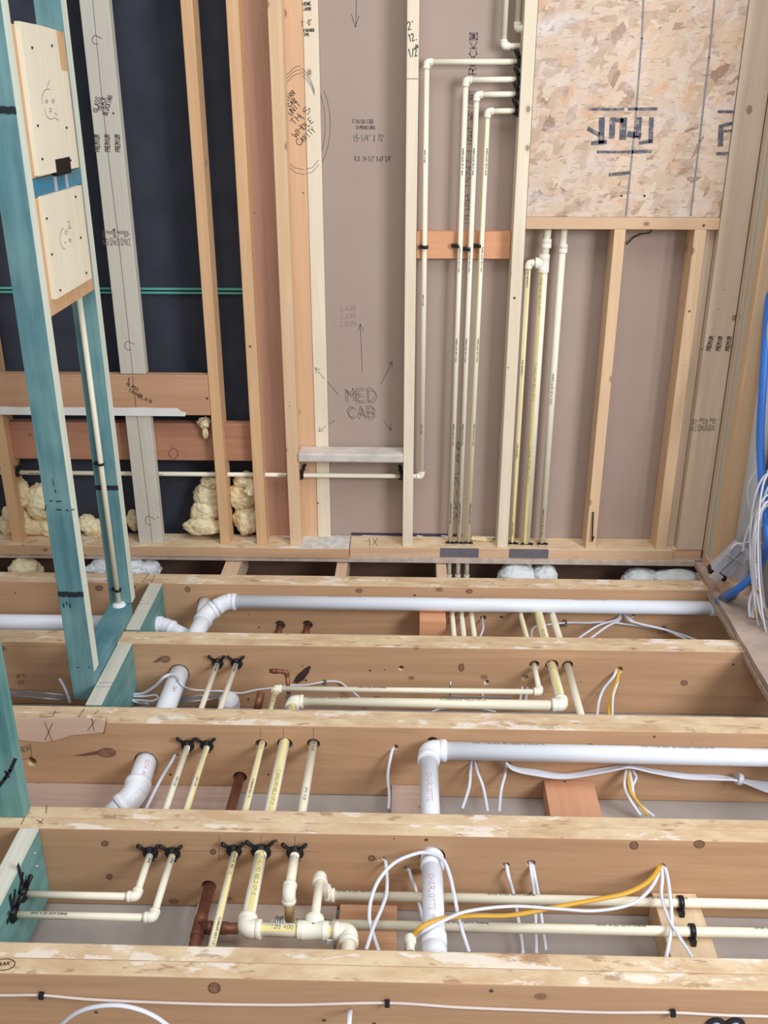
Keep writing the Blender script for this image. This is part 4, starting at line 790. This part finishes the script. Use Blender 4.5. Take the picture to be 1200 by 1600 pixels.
cable('white cable of the close pair dropping behind the cream pipes, right one', [H_((.299, 1.80, -.078))] + zv([(836, 1370, -.1), (843, 1410, -.16), (853, 1485, -.2)]), group=G, r=.0038)
cable('yellow cable arching left from the cable hole to the small stub', [H_((.601, 1.80, -.077))] + zv([(1030, 1356, -.08), (1012, 1378, -.08), (980, 1395, -.08), (940, 1404, -.085), (880, 1415, -.09), (800, 1430, -.09), (735, 1431, -.075), (690, 1436, -.035), (660, 1448, -.032), (646, 1462, -.05), (634, 1490, -.09)]), .0058, 'yellowcable', flat=.7)
cable('white cable running below the yellow cable over the big drain', [H_((.601, 1.80, -.08))] + zv([(1030, 1362, -.085), (1015, 1390, -.085), (985, 1413, -.09), (930, 1423, -.09), (870, 1420, -.085), (800, 1416, -.08), (730, 1424, -.06), (690, 1440, -.032), (665, 1453, -.034), (650, 1464, -.06), (640, 1490, -.1)]))
cable('white cable hanging from the cable hole onto the pale block, left one', [H_((.603, 1.80, -.08))] + zv([(1035, 1370, -.085), (1034, 1400, -.10), (1045, 1435, -.11), (1062, 1465, -.11), (1082, 1496, -.11)]))
cable('white cable hanging from the cable hole onto the pale block, right one', [H_((.605, 1.80, -.078))] + zv([(1042, 1365, -.085), (1047, 1400, -.09), (1050, 1440, -.11), (1046, 1470, -.12), (1041, 1496, -.12)]))
G = 'cables in the second bay'
cable('thin white cable beside the short wide drain', [H_((-.637, 2.23, -.105))] + zv([(268, 1190, -.11), (250, 1220, -.15), (228, 1264, -.18)]), group=G, r=.0045)
cable('lone white cable below the centre of the third joist', [H_((-.029, 2.23, -.066))] + zv([(611, 1180, -.08), (606, 1210, -.12), (608, 1240, -.15), (607, 1264, -.16)]), group=G)
cable('white cable right of the big drain elbow, left strand', [H_((.184, 2.23, -.109))] + zv([(735, 1205, -.12), (733, 1230, -.15), (722, 1264, -.17)]), group=G)
cable('white cable right of the big drain elbow, middle strand', [H_((.188, 2.23, -.109))] + zv([(745, 1203, -.12), (755, 1230, -.15), (762, 1268, -.17)]), group=G)
cable('white cable right of the big drain elbow, right strand', [H_((.277, 2.23, -.118))] + zv([(790, 1205, -.13), (783, 1235, -.16), (780, 1268, -.17)]), group=G)
for i in range(5):
    o = i * 2.0 - 4; k = random.uniform(-1.5, 1.5)
    cable('white cable in the long bundle under the large drain, %s' % ('topmost strand', 'second from top', 'middle strand', 'fourth from top', 'bottom strand')[i], [Yp(a, b + o * s, 2.172 - .004 * i) for a, b, s in [(790, 1190, .2), (802, 1200 + k, .7), (835, 1207, .9), (880, 1212 + k, .9), (930, 1206, .7), (965, 1200, .5), (985, 1198, .3), (1020, 1205, .5), (1070, 1212 + k, .9), (1120, 1215, .7), (1155, 1219, .3), (1200, 1230 + o, .8), (1260, 1240 + o * 1.5, 1)]], group='long cable bundle', r=.0042)
solo('cable_tie', MB().lathe(Yp(1151, 1216, 2.165), Yp(1158, 1218, 2.165), [(0, .016), (1, .016)], 14), 'white', 'white tie around the long cable bundle near the right edge', 'cable tie')
for i, (L, m) in enumerate([([(978, 1205), (976, 1228), (985, 1250), (1001, 1274)], 'white'), ([(981, 1205), (985, 1235), (998, 1255), (1012, 1274)], 'yellowcable'), ([(984, 1205), (988, 1228), (990, 1245), (1000, 1258), (1022, 1276)], 'white'), ([(990, 1205), (994, 1215), (988, 1232), (996, 1255), (1008, 1272)], 'white')]):
    cable(['white cable hanging from the long bundle, leftmost of the drop', 'yellow cable hanging from the long bundle', 'white cable hanging from the long bundle, reaching farthest right', 'white cable hanging from the long bundle, kinked'][i], [Vector((.615 + .003 * i, 2.21, -.111))] + zv([(a, b, -.12 - .02 * j) for j, (a, b) in enumerate(L)]), .0042, m, 'cables dropping from the bundle')
G = 'cables in the third bay'
cable('white cable arcing left from the far right hole, third bay', [H_((.66, 2.64, -.071))] + zv([(960, 1055, -.08), (944, 1075, -.12), (936, 1095, -.15), (933, 1118, -.16)]), group=G)
cable('yellow cable dropping from the far right hole, third bay', [H_((.662, 2.64, -.073))] + zv([(966, 1056, -.08), (958, 1080, -.12), (953, 1100, -.15), (951, 1118, -.16)]), .0055, 'yellowcable', G)
cable('white cable dropping right of the yellow one, third bay', [H_((.664, 2.64, -.075))] + zv([(966, 1062, -.09), (958, 1088, -.13), (957, 1118, -.16)]), group=G, r=.0036)
cable('white cable dropping from a hole behind the two long cream pipes', [H_((.25, 2.64, -.123))] + zv([(757, 1068, -.13), (754, 1080, -.16), (756, 1110, -.19)]), group=G, r=.0036)
cable('white cable pair dropping from a frayed hole left of three pipes, left one', [H_((.366, 2.64, -.105))] + zv([(818, 1062, -.12), (815, 1080, -.15), (812, 1100, -.18)]), group=G, r=.004)
cable('white cable pair dropping from a frayed hole left of three pipes, right one', [H_((.37, 2.64, -.105))] + zv([(824, 1062, -.12), (824, 1080, -.15), (820, 1104, -.18)]), group=G, r=.004)
cable('thin white cable bowed just above the second joist top, third bay', zv([(675, 1112, -.13), (690, 1107, -.125), (720, 1105, -.12), (750, 1107, -.125), (775, 1112, -.13)]), .0034, group=G)
cable('grey-white cable looped around the short wide drain and along the bay', zv([(232, 1100, -.19), (208, 1095, -.17), (206, 1086, -.16), (225, 1083, -.15), (243, 1072, -.12), (254, 1060, -.085), (266, 1054, -.074), (278, 1058, -.074), (284, 1070, -.09), (298, 1077, -.13), (322, 1079, -.14), (350, 1080, -.14), (375, 1083, -.14), (400, 1078, -.14), (425, 1075, -.14), (455, 1071, -.14), (480, 1070, -.14), (510, 1065, -.13), (530, 1066, -.13), (545, 1076, -.14), (562, 1090, -.16)]), .0048, group=G)
cable('coiled end of the grey-white cable beside the teal block', zv([(207, 1088, -.165), (225, 1088, -.16), (243, 1086, -.16), (247, 1092, -.17), (235, 1096, -.17), (210, 1094, -.17), (196, 1098, -.19), (210, 1106, -.2), (232, 1104, -.2)]), .0048, group=G)
solo('cable_staple', MB().box(*[v for p in [Zp(508, 1065, -.13)] for v in (p.x - .004, p.x + .004, p.y - .006, p.y + .006, p.z - .01, p.z + .008)], bev=.001), 'tape', 'small dark staple on the grey-white cable, third bay', 'staple')
cable('pale cable stub left of the wide teal stud', zv([(93, 1060, -.1), (100, 1072, -.12), (106, 1086, -.14), (110, 1098, -.16)]), .005, group=G)
G = 'cables in the farthest bay'
cable('white cable fanning left from the hole under the long drain, outer strand', [H_((.749, 3.04, -.10))] + zv([(965, 967, -.105), (935, 977, -.12), (903, 998, -.14)]), group=G)
cable('white cable fanning left from the hole under the long drain, inner strand', [H_((.75, 3.04, -.10))] + zv([(968, 968, -.105), (948, 979, -.12), (922, 998, -.14)]), group=G)
cable('white cable sagging right from the hole under the long drain, upper strand', [H_((.75, 3.04, -.10))] + [Yp(a, b, 2.98) for a, b in ((985, 967), (1000, 976), (1035, 983), (1060, 990))] + zv([(1090, 1001, -.13)]), group=G)
cable('white cable sagging right from the hole under the long drain, lower strand', [H_((.75, 3.04, -.10))] + [Yp(a, b, 2.97) for a, b in ((982, 968), (998, 974), (1040, 984), (1060, 993))] + zv([(1080, 1003, -.13)]), group=G)
cable('thin pale cable curving from between the three right-hand pipes', zv([(831, 998, -.12), (832, 984, -.11), (842, 978, -.1)]) + [Yp(a, b, 2.99) for a, b in ((884, 973), (920, 973), (950, 972), (1000, 978), (1038, 983))], .0036, group=G)
cable('thin pale cable from the small hole right of the three left-hand pipes', [H_((.266, 3.04, -.123))] + zv([(754, 970, -.125), (755, 982, -.13), (749, 998, -.14)]), .0036, group=G)
for px, py in ((883, 973), (1038, 983)):
    c = Yp(px, py, 3.0); solo('cable_staple', box(c.x - .005, c.x + .005, 2.985, 3.008, c.z - .009, c.z + .009, .001), 'tape', 'dark staple on the rear joist, %s' % ('left of the fanned cables' if px < 900 else 'right of the fanned cables'), 'staple', 'rear joist staples')
YA = 1.369
cable('thin cable stapled along the face of the nearest joist', [Yp(a, b, YA) for a, b in ((-80, 1551), (0, 1555), (65, 1555), (150, 1562), (300, 1568), (450, 1570), (605, 1567), (720, 1574), (850, 1579), (950, 1582), (1050, 1582), (1130, 1586), (1200, 1588), (1280, 1592))], .0032, mat=plain('dull_cable_jacket', '#d9cdc8', .5))
for px, py, w_ in ((65, 1555, 'left'), (605, 1567, 'middle'), (1051, 1582, 'right')):
    c = Yp(px, py, YA); solo('cable_staple', box(c.x - .005, c.x + .005, 1.362, 1.373, c.z - .006, c.z + .006, .001), 'black', '%s dark staple on the thin cable of the nearest joist' % w_, 'staple', 'nearest joist staples')
cable('white cable arc at the bottom edge left, before the nearest joist', [Yp(a, b, 1.24) for a, b in ((60, 1640), (95, 1602), (125, 1580), (165, 1571), (205, 1574), (245, 1590), (290, 1625))], .0046)
cable('short white cable end at the bottom edge, before the nearest joist', [Yp(547, 1579, 1.371), Yp(546, 1590, 1.34), Yp(543, 1630, 1.3)], .005)
hb = thing('painted_cable_hole', 'black discs painted as a dark hole, with pale cables at the bottom right edge', 'cable hole', Yp(1134, 1600, 1.371))
for dx in (-16, 14):
    c = Yp(1134 + dx, 1601, 1.372); finish('hole_dark_disc', MB().lathe(c, c - Vector((0, .003, 0)), [(0, .020), (1, .020)], 20), 'ink', hb); finish('cable_end', MB().tube([c, c + Vector((0, -.02, -.004)), c + Vector((0, -.05, -.03))], .010, 12), 'white', hb)  # black disc on the solid face paints the dark inside a hole

# galvanised hanger bars low in the third bay
for (a, b, lab) in (((8, 1082), (112, 1092), 'steel hanger bar low in the third bay, left of the teal stud'), ((272, 1096), (345, 1088), 'steel hanger bar low in the third bay, behind the clamped pair')):
    p, q = Zp(*a, -.17), Zp(*b, -.17); d = (q - p); m = MB(); w = Vector((-d.y, d.x, 0)).normalized() * .014
    m.prism([p - w, q - w, q + w, p + w], (0, 0, .0025)); m.tube([p - w + Vector((0, 0, .002)), q - w + Vector((0, 0, .002))], .003, 8); m.tube([p + w + Vector((0, 0, .002)), q + w + Vector((0, 0, .002))], .003, 8)
    solo('hanger_bar', m, 'metal', lab, 'metal bar')
solo('light_can_cap', MB().lathe(Zp(358, 1112, -.2), Zp(358, 1088, -.13), [(0, .034), (.5, .034), (.8, .030), (1, .018)], 24), 'pvcfit', 'white rounded cap low in the third bay right of the clamped pair', 'cap')
t = thing('hanger_bracket', 'small steel rail and bolt between the two long cream pipes', 'bracket', Zp(740, 1091, -.12))
p, q = Zp(690, 1094, -.10), Zp(800, 1094, -.10); m = MB(); m.box(p.x, q.x, p.y - .004, p.y + .004, -.105, -.100); m.box(p.x, q.x, p.y + .020, p.y + .026, -.105, -.100); finish('rail', m, 'metal', t)
c = Zp(703, 1086, -.10); finish('bolt', MB().tube([c, c + Vector((0, 0, .05))], .003, 8), 'metal', t)

# ------------------------------------------------------------------ right corner clutter
hose = [Xp(a, b, x) for a, b, x in ((1206, 430, 1.11), (1199, 500, 1.10), (1192, 600, 1.09), (1188, 680, 1.09), (1190, 740, 1.09), (1195, 800, 1.10), (1200, 840, 1.10))] + [Yp(1192, 872, 2.83), Yp(1178, 897, 2.81), Yp(1162, 913, 2.82), Yp(1146, 925, 2.85), Zp(1132, 934, .028), Zp(1121, 941, -.0)]
solo('water_hose', MB().tube(smooth(hose), .0125, 16), 'blue', 'bright blue hose curving down the right corner to the floor edge', 'hose')
solo('hose_tape', MB().tube([Zp(1142, 929, .034), Zp(1128, 937, .026)], .0165, 16), plain('blue_grey_tape', '#6d7480', .6), 'grey tape wrapped around the blue hose at the floor edge', 'tape')
solo('hose_collar', MB().lathe(Zp(1143, 928, .036), Zp(1147, 926, .037), [(0, .0175), (1, .0175)], 16), 'metal', 'thin metal collar on the blue hose', 'collar')
t = thing('junction_box', 'grey plastic two-gang box hanging tilted against the white vent pipe', 'box', (1.07, 3.0, .1))
R_ = Matrix.Translation(Xp(1137, 880, 1.075)) @ Matrix.Rotation(radians(90), 4, 'Z') @ Matrix.Rotation(radians(-20), 4, 'Y')
cc = Yp(1138, 880, 2.93)
R_ = Matrix.Translation(cc) @ Matrix.Rotation(radians(31), 4, 'Y') @ Matrix.Rotation(radians(12), 4, 'X')
def bx(name, a, mat): finish(name, box(*a, bev=.002, M_=R_), mat, t)
bx('body', (-.034, -.003, -.012, .022, -.045, .075), 'boxgrey'); bx('body', (.001, .034, -.012, .022, -.040, .070), 'boxgrey'); bx('groove', (-.003, .001, -.008, .018, -.045, .07), 'tape')
bx('open_end', (-.034, .034, -.0125, .022, -.062, -.047), 'black'); bx('insert', (-.022, .018, -.016, .010, -.075, -.046), plain('tan_plastic', '#c5b8ab', .6)); bx('tab', (-.036, .036, -.016, -.012, .030, .036), 'boxgrey')
# coil of white cable
GCO = 'coiled white cables at the right edge'
for i in range(9):
    k = i / 8; Y = 2.86 - .02 * i; pts = []
    cx, cy = 1205 + 3 * sin(i * 2), 880 + 14 * sin(i * 1.3); rx, ry = 20 + 4 * (i % 4), 95 + 9 * ((i * 3) % 5)
    for j in range(17):
        a = 2 * pi * j / 16; pts.append(Yp(cx + rx * cos(a) * (1 - .15 * sin(a)), cy + ry * sin(a), Y))
    cable('white cable loop of the coil at the right edge, %s' % ['deepest one', 'second deepest', 'third deepest', 'fourth deepest', 'middle one', 'fourth from the front', 'third from the front', 'second from the front', 'front one'][i], pts, .0048, group=GCO)
cable('white cable curving from the tilted box up past the vent pipe', [Yp(a, b, 2.9) for a, b in ((1142, 858), (1150, 850), (1160, 849), (1170, 846), (1180, 840), (1192, 815), (1200, 790))], .0042)
cable('printed white cable rising steeply beside the vent pipe', [Yp(a, b, 2.88) for a, b in ((1160, 862), (1166, 835), (1176, 810), (1182, 795), (1190, 770), (1200, 735))], .0052)
cable('thin cable bowed left of the vent pipe and crossing behind the coil', [Yp(a, b, 2.9) for a, b in ((1192, 700), (1190, 725), (1175, 745), (1168, 765), (1170, 790), (1178, 808), (1184, 830), (1190, 850))], .0036)
cable('white cable reaching down to the floor beside the yellow one', [Yp(1182, 880, 2.8), Yp(1180, 910, 2.78)] + zv([(1171, 940, .08), (1172, 965, .025)]), .0046)
cable('yellow cable dropping to the floor under the coil', [Yp(1186, 920, 2.74)] + zv([(1184, 945, .06), (1181, 967, .022)]), .0065, 'yellowcable')
cable('white cable end going into the floor beside the yellow one', [Yp(1181, 900, 2.76)] + zv([(1177, 945, .06), (1176, 966, .022)]), .0046)

# ------------------------------------------------------------------ insulation
def ins(lab, blobs, mat='insY', amp=.2):
    m = MB()
    for i, (c, r) in enumerate(blobs): m.blob(c, r, i * 1.9 + len(lab) * .37, amp, 5, 2.6)
    return solo('insulation', m, mat, lab, 'insulation')
def yb_(px, py, rx, rz, Y=3.285, ry=.035): return (Yp(px, py, Y), (rx, ry, rz))
ins('large yellow insulation tuft on the plate at the far left', [yb_(32, 775, .055, .05), yb_(28, 805, .05, .05), yb_(62, 785, .05, .07), yb_(45, 822, .09, .035), yb_(82, 825, .06, .04), yb_(25, 757, .04, .025), yb_(12, 820, .03, .04)])
ins('yellow insulation tuft between the two teal studs', [yb_(147, 825, .034, .034), yb_(136, 817, .035, .033)])
ins('small yellow insulation tuft left of the grey stud', [yb_(209, 812, .024, .04)])
ins('yellow insulation tuft between the two honey-coloured studs', [yb_(386, 812, .05, .062), yb_(378, 775, .055, .05), yb_(384, 750, .045, .03), yb_(395, 765, .03, .03, 3.26)])
ins('yellow insulation tuft beside the beam-end stud, spilling onto the plate', [yb_(318, 822, .074, .036, 3.255), yb_(330, 775, .062, .055), yb_(322, 800, .06, .045, 3.27), yb_(335, 752, .05, .03)])
ins('torn pale insulation scrap stuck below the upper cross beam', [yb_(319, 661, .022, .020, 3.235, .012), yb_(321, 676, .010, .022, 3.235, .008)], amp=.4)
ins('white insulation batt under the sill beside the right risers', [((.40, 3.20, -.055), (.072, .06, .045)), ((.50, 3.20, -.055), (.045, .06, .045))], 'insW', .12)
ins('bluish white insulation under the sill near the right corner', [((.86, 3.21, -.075), (.08, .055, .05)), ((.97, 3.19, -.06), (.09, .055, .045))], 'insW', .12)
ins('white insulation under the sill at the left, behind the wide teal stud', [((-1.08, 3.20, -.04), (.11, .05, .035)), ((-.98, 3.22, -.06), (.06, .05, .04))], 'insW', .3)
ins('tan insulation under the sill at the left edge', [((-1.42, 3.2, -.05), (.06, .05, .045))], 'insY', .2)
ins('tiny yellow insulation wisp on the bottom plate right of three pipes', [((.27, 3.27, .064), (.045, .014, .008))], 'insY', .5)
